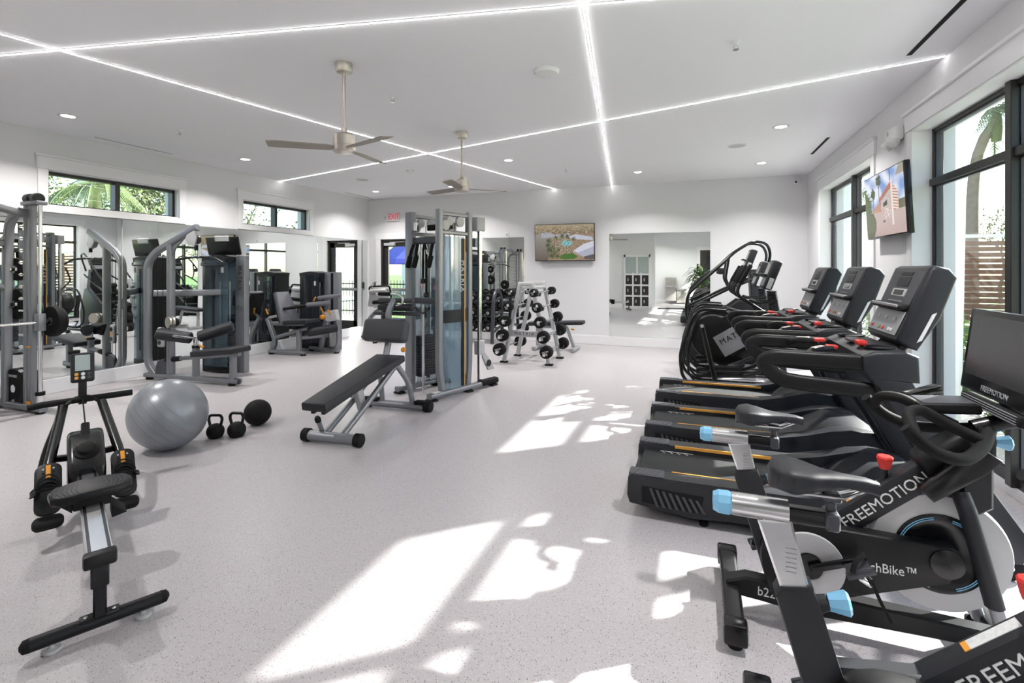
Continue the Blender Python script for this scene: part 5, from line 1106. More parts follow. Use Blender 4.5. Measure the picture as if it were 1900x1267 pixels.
# ---- decline bench with leg pads
def bench():
    o = thing('decline_bench', 'dark padded decline bench with leg pads in front of the cable station', 'bench', (-2.93, 3.45, 0), math.radians(4))
    MB().cyl((-0.24, 0, 0.055), (0.24, 0, 0.055), 0.045, n=24).build('front_foot', 'steel_grey', o)
    MB().cyl((-0.36, 1.11, 0.05), (0.36, 1.11, 0.05), 0.04, n=24).build('rear_foot', 'steel_grey', o)
    for s in (-1, 1):
        MB().lathe([(0.045, 0), (0.056, 0.006), (0.056, 0.062), (0.045, 0.07)], (s * 0.225, 0, 0.057), (s, 0, 0), 24).build('rubber_cap', 'black_rubber', o)
        MB().lathe([(0.045, 0), (0.056, 0.006), (0.056, 0.082), (0.045, 0.09)], (s * 0.315, 1.11, 0.057), (s, 0, 0), 24).build('rubber_cap', 'black_rubber', o)
        MB().rtube([(s * 0.22, 1.11, 0.09), (s * 0.38, 1.11, 0.09)], 0.09, 0.04, rad=0.015).build('tread', 'black_rubber', o)
        MB().rtube([(s * 0.085, 0.02, 0.07), (s * 0.085, 0.35, 0.22), (s * 0.09, 0.93, 0.52)], 0.05, 0.055, bend=0.2, rad=0.02).build('long_rail', 'steel_grey', o)
        MB().rtube([(s * 0.10, 0.90, 0.53), (s * 0.17, 1.06, 0.30), (s * 0.18, 1.11, 0.07)], 0.05, 0.055, bend=0.15, rad=0.02).build('rear_leg', 'steel_grey', o)
    MB().cyl((-0.12, 0.91, 0.52), (0.12, 0.91, 0.52), 0.035).build('pivot', 'chrome', o)
    # pad: narrow at the low end
    a = V((0, -0.24, 0.375)); b = V((0, 0.97, 0.575)); d = (b - a); L_ = d.length
    M = frame((a + b) / 2, (1, 0, 0), d.cross(V((-1, 0, 0))))
    MB().prism([(-0.115, -L_ / 2), (0.115, -L_ / 2), (0.165, L_ / 2), (-0.165, L_ / 2)], 0.075, M, 0.016, 3).build('bench_pad', 'vinyl', o)
    for s in (-1, 1): MB().beam(a + d * 0.04 + V((s * 0.05, 0, -0.055)), a + d * 0.9 + V((s * 0.05, 0, -0.055)), 0.03, 0.04).build('pad_rail', 'black_satin', o)
    MB().prism([(0.42, 0.16), (0.50, 0.16), (0.40, 0.44), (0.30, 0.44)], 0.06, Matrix(((0, 0, 1, 0), (1, 0, 0, 0), (0, 1, 0, 0), (0, 0, 0, 1))), 0.006, 1).build('adjust_mast', 'light_grey', o)
    MB().cyl((-0.03, 0.38, 0.31), (-0.11, 0.36, 0.31), 0.009).build('pin_stem', 'chrome', o)
    MB().lathe([(0.016, 0), (0.022, 0.01), (0.022, 0.03), (0.014, 0.04)], (-0.10, 0.362, 0.31), (-1, -0.2, 0), 16).build('pin_knob', 'orange', o)
    MB().rtube([(-0.12, 0.03, 0.08), (-0.12, -0.03, 0.20)], 0.035, 0.035, rad=0.012).build('transport_handle', 'steel_grey', o)
    MB().lathe([(0.024, 0), (0.026, 0.03), (0.018, 0.05)], (-0.12, -0.025, 0.19), (0, -0.45, 1), 16).build('handle_cap', 'black_rubber', o)
    # leg hold assembly
    MB().rtube([(-0.05, 0.93, 0.50), (-0.06, 1.05, 0.80), (-0.06, 1.02, 1.05), (-0.03, 1.10, 1.17)], 0.06, 0.06, bend=0.10, rad=0.02).build('leg_post', 'steel_grey', o)
    pad(o, 'knee_pad', (-0.06, 0.98, 0.855), (0.50, 0.14, 0.24), (math.radians(-14), 0, 0), 'charcoal_light', 0.045)  # paler than the bench pad: light on its face put into the colour
    pad(o, 'ankle_pad', (-0.02, 1.12, 1.09), (0.42, 0.10, 0.075), None, 'vinyl', 0.03)
    pad(o, 'ankle_pad', (-0.02, 1.12, 1.165), (0.42, 0.07, 0.05), None, 'charcoal_light', 0.02)
    MB().tube([(-0.24, 1.08, 1.235), (0.02, 1.08, 1.235), (0.08, 1.08, 1.20), (0.08, 1.08, 1.13), (0.0, 1.08, 1.11)], 0.014, bend=0.05).build('grab_handle', 'silver', o)
    roller(o, (-0.21, 1.08, 1.235), (-0.06, 1.08, 1.235), 0.021, 'black_rubber', name='grip')
    MB().lathe([(0.02, 0), (0.028, 0.012), (0.02, 0.03)], (0.14, 0.99, 0.66), (0.3, -1, 0.4), 16).build('post_knob', 'orange', o)
    roller(o, (-0.30, 1.14, 1.02), (0.26, 1.14, 1.02), 0.02, 'steel_dark', name='pad_axle')
bench()
# ---- barbell A-frame rack with ten fixed barbells
def brack():
    o = thing('barbell_rack', 'silver A-frame rack holding short fixed barbells', 'rack', (-2.53, 7.45, 0))
    for y in (0.0, 0.65):
        for s in (-1, 1):
            MB().rtube([(s * 0.375, y, 0.03), (s * 0.10, y, 1.27)], 0.06, 0.075, rad=0.012).build('leg', 'light_grey', o)
            MB().box((s * 0.378, y, 0.012), (0.12, 0.09, 0.024), None, 0.006, 1).build('rubber_foot', 'black_rubber', o)
            for k in range(5):
                z = 1.12 - 0.225 * k; x = s * (0.10 + (1.27 - z) * 0.222)
                MB().prism([(x, z - 0.045), (x + s * 0.10, z - 0.045), (x + s * 0.115, z + 0.01), (x + s * 0.095, z + 0.01), (x + s * 0.085, z - 0.028), (x, z - 0.028)], 0.05, XZ(y)).build('hook', 'black_satin', o, False)
        MB().bx(-0.13, 0.13, y - 0.03, y + 0.03, 1.23, 1.30, 0.01).build('apex_plate', 'light_grey', o)
    for s in (-1, 1):
        MB().rtube([(s * 0.12, 0, 1.20), (s * 0.12, 0.65, 1.20)], 0.045, 0.05, rad=0.012).build('side_rail', 'light_grey', o)
        MB().rtube([(s * 0.28, 0, 0.45), (s * 0.28, 0.65, 0.45)], 0.05, 0.06, rad=0.012).build('side_rail', 'light_grey', o)
    p = MB().bx(-0.26, 0.24, -0.045, -0.033, 0.43, 0.53, 0.006, 1).build('name_plate', 'light_grey', o)
    text('lettering', 'MATRIX', 0.075, frame((-0.02, -0.046, 0.48), (1, 0, 0), (0, -1, 0)), 'charcoal', p, sp=1.3)
brack()
nums = ['20', '30', '40', '50', '60']; numr = ['25', '35', '45', '55', '100']
rows = ('topmost', 'second from the top', 'third from the top', 'fourth from the top', 'lowest')
for si, s in enumerate((-1, 1)):
    for k in range(5):
        z = 1.135 - 0.225 * k; x = -2.53 + s * (0.10 + (1.27 - (z - 0.01)) * 0.222 + 0.055); r = (0.066, 0.078, 0.089, 0.096, 0.098)[k]
        o = thing('fixed_barbell', 'black fixed barbell, %s on the %s side of the A-frame' % (rows[k], 'left' if s < 0 else 'right'), 'barbell', (x, 7.775, z), 0, 'fixed barbells on the A-frame rack')
        MB().cyl((0, -0.46, 0), (0, 0.46, 0), 0.0135).build('bar', 'chrome', o)
        for e in (-1, 1):
            h = MB().lathe([(0.02, -0.065), (r * 0.9, -0.06), (r, -0.045), (r, 0.045), (r * 0.9, 0.06), (0.02, 0.065)], (0, e * 0.50, 0), (0, 1, 0), 28).build('head', 'black_rubber', o)
            c = MB().lathe([(0.001, 0), (r * 0.24, 0), (r * 0.24, 0.002)], (r * 0.35 * math.cos(k), e * 0.5655, r * 0.45 * math.sin(1 + k)), (0, e, 0), 14).build('end_dot', 'print_white', h)
            text('lettering', (nums if s < 0 else numr)[k], r * 0.6, frame((-r * 0.1, e * 0.5665, -r * 0.30), (-e, 0, 0), (0, e, 0)), 'print_white', h)
            text('lettering', 'MATRIX', r * 0.30, frame((0, e * 0.5665, r * 0.08), (-e, 0, 0.3), (0, e, 0)), 'print_white', h)
# ---- three-tier dumbbell rack under the end wall mirror
def drack():
    o = thing('dumbbell_rack', 'dark three-tier dumbbell rack under the end wall mirror', 'rack', (-4.6, 9.38, 0))
    for s in (-1, 1):
        MB().rtube([(s * 0.80, -0.30, 0.02), (s * 0.80, -0.22, 0.9), (s * 0.80, -0.10, 1.06), (s * 0.80, 0.08, 1.06), (s * 0.80, 0.20, 0.9), (s * 0.80, 0.26, 0.02)], 0.07, 0.06, bend=0.14, rad=0.015, up=(1, 0, 0)).build('end_frame', 'steel_dark', o)
        for z in (0.28, 0.58, 0.88): MB().rtube([(s * 0.80, -0.26, z - 0.05), (s * 0.80, 0.22, z + 0.06)], 0.04, 0.05, rad=0.01).build('end_brace', 'steel_dark', o)
    for z in (0.28, 0.58, 0.88):
        for y, dz in ((-0.17, -0.03), (0.05, 0.02)): MB().rtube([(-0.80, y, z + dz), (0.80, y, z + dz)], 0.05, 0.03, rad=0.008).build('shelf_rail', 'steel_dark', o)
drack()
DB = None
for t in range(3):
    for k in range(9):
        x = -4.6 - 0.68 + 0.17 * k; z = 0.28 + 0.30 * t + 0.078; lab = 'black round-headed dumbbell %s from the left on the %s tier of the dark rack' % (('first', 'second', 'third', 'fourth', 'fifth', 'sixth', 'seventh', 'eighth', 'ninth')[k], ('lowest', 'middle', 'top')[t])
        if DB is None:
            o = thing('dumbbell', lab, 'dumbbell', (x, 9.32, z), 0, 'dumbbells on the three-tier rack')
            o.rotation_euler = (math.radians(12), 0, 0)
            MB().cyl((0, -0.09, 0), (0, 0.09, 0), 0.017).build('handle', 'chrome', o)
            for e in (-1, 1):
                h = MB().lathe([(0.02, -0.05), (0.068, -0.046), (0.074, -0.035), (0.074, 0.035), (0.068, 0.046), (0.02, 0.05)], (0, e * 0.125, 0), (0, 1, 0), 24).build('head', 'black_rubber', o)
                MB().lathe([(0.016, 0), (0.028, 0), (0.028, 0.002), (0.016, 0.002)], (0, e * 0.175, 0.0), (0, e, 0), 16, cap=False).build('end_ring', 'print_white', h)
            DB = o
        else:
            o = dup(DB, (x, 9.32, z), 0, lab); o.rotation_euler = (math.radians(12), 0, 0)
# ---- flat bench behind the barbell rack
o = thing('flat_bench', 'black flat bench behind the barbell rack against the end wall', 'bench', (-2.45, 8.95, 0))
pad(o, 'bench_pad', (0, 0, 0.50), (1.05, 0.28, 0.07), (0, math.radians(-3), 0))
MB().rtube([(-0.36, 0, 0.42), (0.20, 0, 0.44), (0.34, 0, 0.06)], 0.06, 0.06, bend=0.06, rad=0.015).build('frame', 'light_grey', o)
MB().rtube([(-0.36, 0, 0.44), (-0.36, 0, 0.06)], 0.06, 0.06, rad=0.015).build('post', 'light_grey', o)
for x in (-0.36, 0.36): MB().rtube([(x, -0.25, 0.04), (x, 0.25, 0.04)], 0.07, 0.06, rad=0.012).build('foot', 'light_grey', o)
MB().cyl((0.30, -0.04, 0.40), (0.36, -0.10, 0.40), 0.014).build('pin_knob', 'orange', o)

# ================================================================== ROWER
def rower():
    o = thing('rowing_machine', 'black rowing machine with aluminium rail in the left foreground', 'rower', (-2.36, 1.35, 0), math.radians(63))
    MB().rtube([(-0.21, -0.06, 0.055), (0.21, -0.06, 0.055)], 0.052, 0.05, rad=0.022).build('rear_foot_bar', 'black_satin', o)
    for s in (-1, 1):
        MB().lathe([(0.027, 0), (0.024, 0.02), (0.008, 0.03)], (s * 0.208, -0.06, 0.055), (s, 0, 0), 16).build('end_cap', 'black_rubber', o)
        MB().lathe([(0.028, 0), (0.032, 0.004), (0.03, 0.014), (0.012, 0.018), (0.008, 0.035)], (s * 0.145, -0.06, 0), n=18).build('levelling_foot', 'light_grey', o)
        MB().lathe([(0.010, 0), (0.008, 0.008), (0.001, 0.009)], (s * 0.045, -0.06, 0.079), n=12).build('bolt', 'chrome', o)
    MB().bx(-0.065, 0.065, -0.085, -0.035, 0.07, 0.084, 0.004, 1).build('foot_plate', 'black_satin', o)
    MB().bx(-0.022, 0.022, -0.085, -0.045, 0.07, 0.30, 0.005, 1).bx(-0.03, 0.03, -0.09, -0.04, 0.20, 0.31, 0.005, 1).build('rear_post', 'black_gloss', o)
    rl = MB().beam((0, -0.08, 0.318), (0, 1.28, 0.30), 0.092, 0.05, 0.008).build('rail', 'silver', o)
    for s in (-1, 1): MB().beam((s * 0.032, -0.07, 0.344), (s * 0.032, 1.28, 0.326), 0.011, 0.003).build('rail_track', 'black_gloss', rl, False)
    MB().bx(-0.055, 0.055, -0.115, -0.06, 0.292, 0.35, 0.012).build('rail_cap', 'black_satin', o)
    # seat
    P = [(-0.155, -0.045), (-0.11, -0.075), (0.11, -0.075), (0.155, -0.045), (0.165, 0.03), (0.14, 0.085), (0.05, 0.10), (-0.05, 0.10), (-0.14, 0.085), (-0.165, 0.03)]
    st = MB().prism(P, 0.05, frame((0, 0.56, 0.385), (1, 0, 0), (0, -0.08, 1)), 0.018, 3).build('seat', 'black_satin', o)
    for k in range(6):
        q = [(x * (0.82 - 0.10 * k) * 1.0, 0.0 + y * (0.82 - 0.10 * k)) for x, y in P]
    for s in (-1, 1):
        for k in range(5): MB().tube([(s * (0.05 + 0.016 * k), 0.50, 0.4065), (s * (0.062 + 0.018 * k), 0.55, 0.4105), (s * (0.052 + 0.017 * k), 0.62, 0.415)], 0.0018, n=5, bend=0.03).build('seat_ridge', 'charcoal_light', st)
    MB().bx(-0.075, 0.075, 0.49, 0.64, 0.32, 0.37, 0.01).build('seat_carriage', 'black_rubber', o)
    for s in (-1, 1): MB().prism([(0.0, 0.0), (0.06, 0.06), (0.0, 0.07)], 0.13, frame((s * 0.075, 0.56, 0.315), (s, 0, 0), (0, 1, 0)), 0.004, 1).build('carriage_wing', 'black_rubber', o)
    # housing
    hs = MB().prism([(1.02, 0.25), (1.02, 0.36), (1.06, 0.40), (1.24, 0.50), (1.32, 0.51), (1.46, 0.44), (1.52, 0.30), (1.45, 0.12), (1.2, 0.10), (1.08, 0.16)], 0.17, Matrix(((0, 0, 1, 0), (1, 0, 0, 0), (0, 1, 0, 0), (0, 0, 0, 1))), 0.025, 3).build('flywheel_housing', 'black_gloss', o)
    d = MB().lathe([(0.062, 0), (0.062, 0.006), (0.045, 0.010), (0.042, 0.030), (0.034, 0.036), (0.001, 0.036)], (0, 1.12, 0.436), (0, -0.5, 0.87), 28).build('resistance_dial', 'black_rubber', hs)
    for k in range(5):
        a = math.radians(60 + 20 * k - 10); MB().box((0.055 * math.cos(a), 1.12 + 0.055 * math.sin(a) * 0.87, 0.4425 + 0.055 * math.sin(a) * 0.5), (0.007, 0.007, 0.004)).build('dial_mark', 'orange', d, False)
    MB().prism([(1.24, 0.49), (1.30, 0.56), (1.38, 0.54), (1.40, 0.46)], 0.04, Matrix(((0, 0, 1, 0), (1, 0, 0, 0), (0, 1, 0, 0), (0, 0, 0, 1))), 0.006, 1).build('cable_guide', 'black_satin', o)
    MB().tube([(0, 1.32, 0.54), (0, 1.76, 0.62)], 0.004, n=6).build('cable', 'black_rubber', o)
    for s in (-1, 1):
        # footrests tilted towards the rower
        M = frame((s * 0.165, 1.04, 0.285), (1, 0, 0), (0, -0.72, 0.69))
        fr = MB().prism(rrect(0.115, 0.30, 0.045, 4), 0.022, M, 0.006, 2).build('footrest', 'black_satin', o)
        for k in range(4):
            a0 = [(0.052 * math.cos(t), -0.06 + 0.075 * math.sin(t) + 0.018 * k) for t in [PI * i / 8 for i in range(9)]]
            MB().tube([M @ V((x, y, 0.013 + 0.006 * k)) for x, y in a0], 0.005, n=6).build('footrest_ridge', 'black_rubber', fr)
        for i in range(6): MB().tube([M @ V((-0.022 + 0.044 * (i % 2), 0.07 + 0.022 * (i // 2), 0.011)), M @ V((-0.022 + 0.044 * (i % 2), 0.07 + 0.022 * (i // 2), 0.0135))], 0.005, n=8).build('adjust_hole', 'light_grey' if i > 3 else 'black_gloss', fr)
        MB().prism([(-0.010, 0.055), (0.010, 0.055), (0.010, 0.135), (-0.010, 0.135)], 0.004, M @ Matrix.Translation((0, 0, 0.013))).build('size_marker', 'orange', fr, False)
        MB().rtube([M @ V((-0.062, -0.03, -0.005)), M @ V((-0.05, -0.03, 0.045)), M @ V((0.0, -0.03, 0.06)), M @ V((0.05, -0.03, 0.045)), M @ V((0.062, -0.03, -0.005))], 0.028, 0.004, bend=0.03, rad=0.001).build('foot_strap', 'black_rubber', fr)
        MB().prism(rrect(0.03, 0.02, 0.004, 2), 0.006, M @ Matrix.Translation((s * 0.06, -0.03, 0.035)) @ Matrix.Rotation(s * 0.9, 4, 'Y')).build('buckle', 'steel_dark', fr, False)
        MB().prism(rrect(0.13, 0.07, 0.03, 4), 0.05, frame((s * 0.165, 0.94, 0.135), (1, 0, 0), (0, -0.5, 0.87)), 0.015, 2).build('heel_cup', 'black_rubber', fr)
        # side tubes
        MB().tube([(s * 0.175, 1.12, 0.22), (s * 0.165, 1.28, 0.34), (s * 0.10, 1.72, 0.585)], 0.027, n=14, bend=0.06).build('side_tube', 'black_gloss', o)
        MB().rtube([(s * 0.10, 1.74, 0.58), (s * 0.20, 1.84, 0.25), (s * 0.23, 1.86, 0.03)], 0.03, 0.045, bend=0.12, rad=0.012).build('front_leg', 'black_gloss', o)
        MB().lathe([(0.032, 0), (0.032, 0.02), (0.02, 0.035)], (s * 0.23, 1.86, 0), n=16).build('front_foot', 'black_rubber', o)
        MB().beam((0, 1.38, 0.335), (s * 0.17, 1.34, 0.36), 0.04, 0.035, 0.006).build('cross_arm', 'black_satin', o)
        MB().rtube([(s * 0.17, 1.14, 0.21), (s * 0.20, 1.5, 0.12), (s * 0.225, 1.86, 0.05)], 0.03, 0.04, bend=0.1, rad=0.012).build('lower_tube', 'black_gloss', o)
        MB().tube([(s * 0.10, 1.72, 0.58), (s * 0.045, 1.76, 0.625), (0, 1.77, 0.63)], 0.012, bend=0.03).build('neck_tube', 'black_satin', o)
    # handle resting in its hook, monitor on post
    MB().tube([(-0.27, 1.765, 0.60), (-0.20, 1.76, 0.61), (0.20, 1.76, 0.615), (0.27, 1.765, 0.615)], 0.021, n=14).build('pull_handle', 'black_rubber', o)
    MB().bx(-0.022, 0.022, 1.755, 1.795, 0.58, 0.76, 0.004, 1).bx(-0.045, 0.045, 1.76, 1.79, 0.605, 0.635, 0.01).build('monitor_post', 'black_gloss', o)
    mo = MB().box((0, 1.765, 0.83), (0.125, 0.04, 0.20), (math.radians(-12), 0, 0), 0.014, 3).build('monitor', 'charcoal', o)
    R = Matrix.Translation((0, 1.765, 0.83)) @ Matrix.Rotation(math.radians(-12), 4, 'X')
    m = MB().box((0, -0.021, 0.03), (0.078, 0.003, 0.105)); m.xform(R); m.build('display', 'lcd', mo, False)
    for i, (x, z, mt) in enumerate(((-0.032, -0.045, 'orange_line'), (-0.032, -0.07, 'orange_line'), (0.002, -0.045, 'print_white'), (0.002, -0.07, 'print_white'), (0.034, -0.045, 'charcoal_light'), (0.034, -0.07, 'charcoal_light'))):
        m = MB().lathe([(0.011, 0), (0.011, 0.003), (0.001, 0.004)], (x, -0.02, z), (0, -1, 0), 14); m.xform(R); m.build('button', mt, mo)
    MB().bx(-0.075, -0.01, 1.77, 1.80, 0.925, 0.95, 0.01).build('phone_holder', 'black_rubber', o)
rower()
# ---- balls and kettlebells
r = 0.292
o = MB().lathe([(r * math.cos(a) if abs(a) < PI / 2 - 0.01 else 0.002, r * 0.97 * math.sin(a)) for a in [-PI / 2 + PI * i / 40 for i in range(41)]], (0, 0, 0), (0.55, 0.5, 0.67), 56).build('exercise_ball', 'ball_grey', None, angle=80)
tag(o, 'large shiny grey exercise ball on the floor', 'ball'); o.location = (-4.13, 2.88, 0.292)
bp = MB()
for k in range(5):
    z = -0.12 + 0.06 * k; rr = math.sqrt(r * r - z * z) + 0.0008
    q = V((0, 0, 1)).rotation_difference(V((0.55, 0.5, 0.67)).normalized())
    bp.tube([q @ V((rr * math.cos(t), rr * math.sin(t), z * 0.97)) for t in [2 * PI * i / 60 for i in range(60)]], 0.0012, n=5, closed=True)
bp.build('ridge', 'ball_grey', o)
def kettle(lab, loc, rz, sc):
    k = thing('kettlebell', lab, 'kettlebell', loc, rz, 'kettlebells on the floor'); k.scale = (sc,) * 3
    MB().lathe([(0.03, 0.0), (0.055, 0.001), (0.072, 0.015), (0.085, 0.045), (0.088, 0.075), (0.080, 0.105), (0.06, 0.132), (0.03, 0.146), (0.001, 0.148)], n=32).build('bell', 'black_rubber', k)
    MB().tube([(-0.045, 0, 0.10), (-0.062, 0, 0.15), (-0.075, 0, 0.205), (-0.055, 0, 0.24), (0.055, 0, 0.24), (0.075, 0, 0.205), (0.062, 0, 0.15), (0.045, 0, 0.10)], 0.0145, bend=0.025, n=14).build('handle', 'black_satin', k)
kettle('black kettlebell half hidden behind the grey ball', (-4.02, 3.22, 0), math.radians(20), 0.83)
kettle('black kettlebell standing clear beside the rubber ball', (-3.87, 3.31, 0), math.radians(15), 0.87)
o = thing('medicine_ball', 'small black rubber medicine ball on the floor', 'ball', (-3.96, 3.62, 0.122))
MB().ball((0, 0, 0), 0.122, 40, 24).build('ball', 'black_rubber', o, angle=80)
MB().tube([V((0.1215 * math.cos(t), 0.1215 * math.sin(t) * 0.8, 0.1215 * math.sin(t) * 0.6)) for t in [2 * PI * i / 48 for i in range(48)]], 0.002, n=6, closed=True).build('seam', 'charcoal', o)

# ================================================================== ELLIPTICALS AND STAIR CLIMBER
def console2(o, x, z, w=0.40, h=0.36, th=0.10):
    a = math.atan2(0.40, 1.0)
    R = Matrix.Translation((x, 0, z)) @ Matrix.Rotation(math.radians(20), 4, 'Y')
    m = MB().box((0, 0, 0), (th, w, h), None, 0.025, 3); m.xform(R); c = m.build('console', 'charcoal', o)
    for n_, yy, zz, ww, hh, mt in (('display', 0, 0.06, w * 0.78, h * 0.42, 'screen_off'), ('keypad', 0, -0.10, w * 0.78, h * 0.28, 'print_grey')):
        m = MB().box((-th / 2 - 0.001, yy, zz), (0.006, ww, hh), None, 0.002, 1); m.xform(R); m.build(n_, mt, c)
    m = MB().box((-th / 2 - 0.03, 0, -0.02), (0.06, w * 0.8, 0.02), None, 0.006, 1); m.xform(R); m.build('tablet_shelf', 'black_satin', c)
    m = MB().box((0.005, -w / 2 - 0.0005, -0.10), (0.05, 0.003, 0.13)); m.xform(R); m.build('data_sticker', 'sticker', c, False)
def elliptical(loc, lab):
    o = thing('elliptical_trainer', lab, 'elliptical', loc, 0, 'elliptical trainers')
    MB().bx(0.0, 1.05, -0.06, 0.06, 0.02, 0.08, 0.012).bx(0.95, 1.05, -0.30, 0.30, 0.02, 0.08, 0.012).bx(0.0, 0.09, -0.30, 0.30, 0.015, 0.06, 0.012).build('base_frame', 'black_satin', o)
    for s in (-1, 1):
        MB().tube([(0.34, s * 0.16, 1.0), (0.05, s * 0.20, 1.015), (-0.05, s * 0.22, 0.90), (-0.19, s * 0.25, 0.45), (-0.16, s * 0.26, 0.17), (0.0, s * 0.26, 0.06), (0.45, s * 0.26, 0.05), (0.95, s * 0.26, 0.06)], 0.021, n=12, bend=0.10).build('rear_loop', 'black_gloss', o)
        MB().tube([(0.40, s * 0.13, 0.97), (0.10, s * 0.15, 0.985), (0.0, s * 0.17, 0.86), (-0.10, s * 0.18, 0.50), (-0.09, s * 0.18, 0.20), (0.03, s * 0.18, 0.09)], 0.014, n=10, bend=0.10).build('inner_loop', 'black_satin', o)
        MB().rtube([(0.06, s * 0.27, 0.84), (0.21, s * 0.27, 0.18)], 0.06, 0.085, rad=0.02).build('swing_link', 'black_gloss', o)
        MB().lathe([(0.02, -0.02), (0.02, 0.02)], (0.065, s * 0.305, 0.82), (0, 1, 0), 14).build('link_bolt', 'silver', o)
        MB().rtube([(0.0, s * 0.20, 0.20), (0.62, s * 0.20, 0.24), (0.85, s * 0.20, 0.42)], 0.05, 0.05, bend=0.1, rad=0.015).build('pedal_arm', 'black_satin', o)
        pd = MB().prism([(-0.10, 0), (0.28, 0), (0.34, 0.07), (0.32, 0.08), (0.26, 0.03), (-0.10, 0.03)], 0.15, XZ(s * 0.20) @ Matrix.Translation((0.20, 0.30 if s < 0 else 0.42, 0)), 0.006, 1).build('foot_plate', 'black_rubber', o)
        MB().tube([(0.84, s * 0.25, 0.55), (0.80, s * 0.27, 0.96), (0.46, s * 0.29, 1.19), (0.455, s * 0.29, 1.27), (0.60, s * 0.27, 1.55)], 0.020, n=12, bend=0.09).build('handle_arm', 'black_gloss', o)
        roller(o, (0.485, s * 0.285, 1.33), (0.60, s * 0.27, 1.55), 0.026, 'black_rubber', name='hand_grip')
        MB().tube([(0.90, s * 0.05, 1.12), (0.70, s * 0.16, 1.10), (0.62, s * 0.16, 1.12)], 0.017, bend=0.04).build('fixed_grip', 'black_rubber', o)
    hs = MB().prism(arc((0.20, 0.66), 0.27, 60, 250, 16) + [(0.30, 0.30), (0.78, 0.52), (0.80, 0.62), (0.60, 0.92), (0.40, 0.97)], 0.22, XZ(0), 0.02, 2).build('drive_housing', 'black_satin', o)
    MB().prism([(0.19, 0.66), (0.58, 0.91), (0.72, 0.68), (0.33, 0.43)], 0.012, XZ(-0.113), 0.004, 1).build('side_panel', 'print_grey', hs)
    MB().prism([(0.33, 0.43), (0.37, 0.455), (0.42, 0.44), (0.74, 0.64), (0.72, 0.68)], 0.013, XZ(-0.1135), 0.003, 1).build('panel_edge', 'black_gloss', hs)
    text('lettering', 'MATRIX', 0.095, frame((0.44, -0.120, 0.70), (1, 0, 0.62), (0, -1, 0)), 'black_gloss', hs, sp=1.2)
    for k in range(3): MB().tube([(0.0 - 0.03 * k, -0.09 + 0.04 * k, 0.92 - 0.02 * k), (0.12 - 0.04 * k, -0.09 + 0.04 * k, 0.99 - 0.015 * k), (0.36, -0.09 + 0.04 * k, 0.97)], 0.008, n=8, bend=0.05).build('cover_ridge', 'charcoal_light', hs)
    MB().prism([(0.86, 0.06), (1.02, 0.06), (0.98, 0.70), (0.90, 1.24), (0.80, 1.24), (0.84, 0.70)], 0.13, XZ(0), 0.02, 2).build('mast', 'charcoal', o)
    text('lettering', 'MATRIX', 0.085, frame((0.86, -0.066, 1.02), (0.12, 0, -1), (0, -1, 0)), 'black_gloss', o, sp=1.3)
    console2(o, 0.84, 1.43)
elliptical((0.0, 6.68, 0), 'black elliptical trainer with dark MATRIX panel beside the far treadmill')
elliptical((0.0, 7.66, 0), 'black elliptical trainer between the other elliptical and the stair climber')
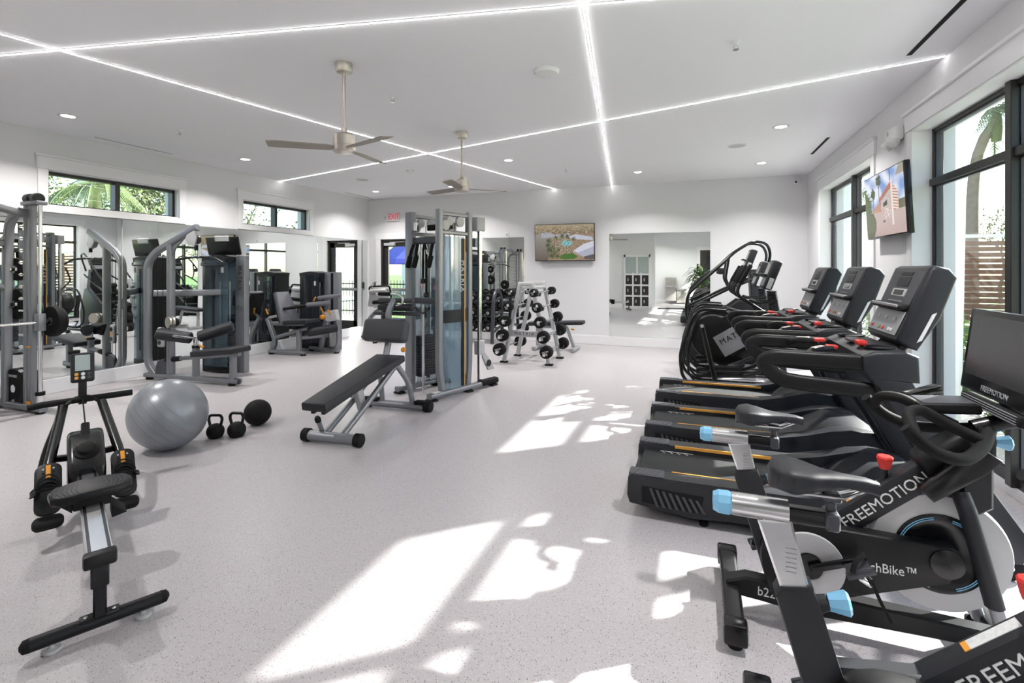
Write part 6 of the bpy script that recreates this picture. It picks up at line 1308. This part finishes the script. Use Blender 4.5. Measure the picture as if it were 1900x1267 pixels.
def climber():
    o = thing('stair_climber', 'black stair climber with tall looping handrails by the end wall', 'climber', (0.0, 8.78, 0))
    for k in range(4):
        s_ = MB().bx(-0.10 + 0.20 * k, 0.14 + 0.20 * k, -0.25, 0.25, 0.20 + 0.20 * k, 0.235 + 0.20 * k, 0.008).build('step', 'charcoal_light', o)
        MB().bx(0.10 + 0.20 * k, 0.13 + 0.20 * k, -0.25, 0.25, 0.23 + 0.20 * k, 0.41 + 0.20 * k).build('riser', 'black_satin', s_, False)
    for s in (-1, 1):
        MB().prism([(-0.16, 0.03), (0.95, 0.03), (0.98, 0.35), (0.80, 0.98), (0.62, 1.02), (-0.10, 0.45), (-0.20, 0.25)], 0.07, XZ(s * 0.30), 0.02, 2).build('side_housing', 'black_satin', o)
        MB().tube([(-0.05, s * 0.34, 0.40), (-0.16, s * 0.36, 0.80), (-0.13, s * 0.36, 1.10), (0.42, s * 0.36, 1.62), (0.55, s * 0.35, 1.76), (0.82, s * 0.33, 1.94), (1.02, s * 0.28, 1.90), (1.08, s * 0.22, 1.74), (1.02, s * 0.16, 1.45)], 0.021, n=12, bend=0.10).build('handrail', 'black_gloss', o)
        MB().tube([(-0.12, s * 0.35, 0.88), (0.45, s * 0.35, 1.18), (0.85, s * 0.30, 1.36)], 0.021, n=12, bend=0.05).build('lower_rail', 'black_gloss', o)
        MB().tube([(0.48, s * 0.355, 1.68), (0.43, s * 0.35, 1.35), (0.50, s * 0.345, 1.21)], 0.017, n=12, bend=0.06).build('rail_strut', 'black_gloss', o)
        MB().bx(0.32, 0.42, s * 0.355 - 0.04, s * 0.355 + 0.04, 1.42, 1.52, 0.02).build('grip_sensor', 'charcoal', o)
        MB().bx(-0.20, -0.06, s * 0.30 - 0.035, s * 0.30 + 0.035, 0, 0.04, 0.008).build('foot', 'black_rubber', o)
        MB().bx(0.85, 0.97, s * 0.30 - 0.035, s * 0.30 + 0.035, 0, 0.04, 0.008).build('foot', 'black_rubber', o)
    MB().prism([(0.80, 0.10), (1.0, 0.10), (0.98, 0.9), (0.90, 1.50), (0.78, 1.50), (0.82, 0.9)], 0.36, XZ(0), 0.02, 2).build('mast', 'charcoal', o)
    console2(o, 0.80, 1.64)
climber()
# ---- potted plant in the lobby, seen in the mirror
o = thing('potted_plant', 'leafy green potted plant seen in the end wall mirror', 'plant', (0.12, -0.75, 0)); rng = random.Random(11)
MB().lathe([(0.16, 0), (0.20, 0.02), (0.25, 0.5), (0.235, 0.5), (0.22, 0.45), (0.001, 0.45)], n=32).build('pot', 'charcoal', o)
for k in range(5):
    a = 2 * PI * k / 5; MB().tube([(0.03 * math.cos(a), 0.03 * math.sin(a), 0.44), (0.09 * math.cos(a), 0.09 * math.sin(a), 0.85), (0.13 * math.cos(a), 0.13 * math.sin(a), 1.15 + 0.05 * k)], 0.012, n=8).build('stem', 'bark', o)
    for j in range(26):
        b = rng.uniform(0, 6.28); L_ = rng.uniform(0.38, 0.6); z = 0.75 + (0.62 + 0.06 * k) * j / 25; e = rng.uniform(0.1, 0.9); base_ = V((0.12 * math.cos(a), 0.12 * math.sin(a), z)); m = MB()
        pts = [base_ + V((math.cos(b) * L_ * t, math.sin(b) * L_ * t, L_ * (e * t * 1.2 - 0.9 * t * t))) for t in (0, 0.25, 0.5, 0.75, 1)]; sd = V((-math.sin(b), math.cos(b), 0))
        vs = [[m.bm.verts.new(p - sd * w * 0.5 + V((0, 0, 0.01))), m.bm.verts.new(p), m.bm.verts.new(p + sd * w * 0.5 + V((0, 0, 0.01)))] for p, w in zip(pts, (0.02, 0.075, 0.09, 0.06, 0.004))]
        for r0, r1 in zip(vs, vs[1:]):
            for q in range(2): m.bm.faces.new((r0[q], r0[q + 1], r1[q + 1], r1[q]))
        m.build('leaf', 'leaf_light' if rng.random() < 0.5 else 'leaf_dark', o)

bake_text()
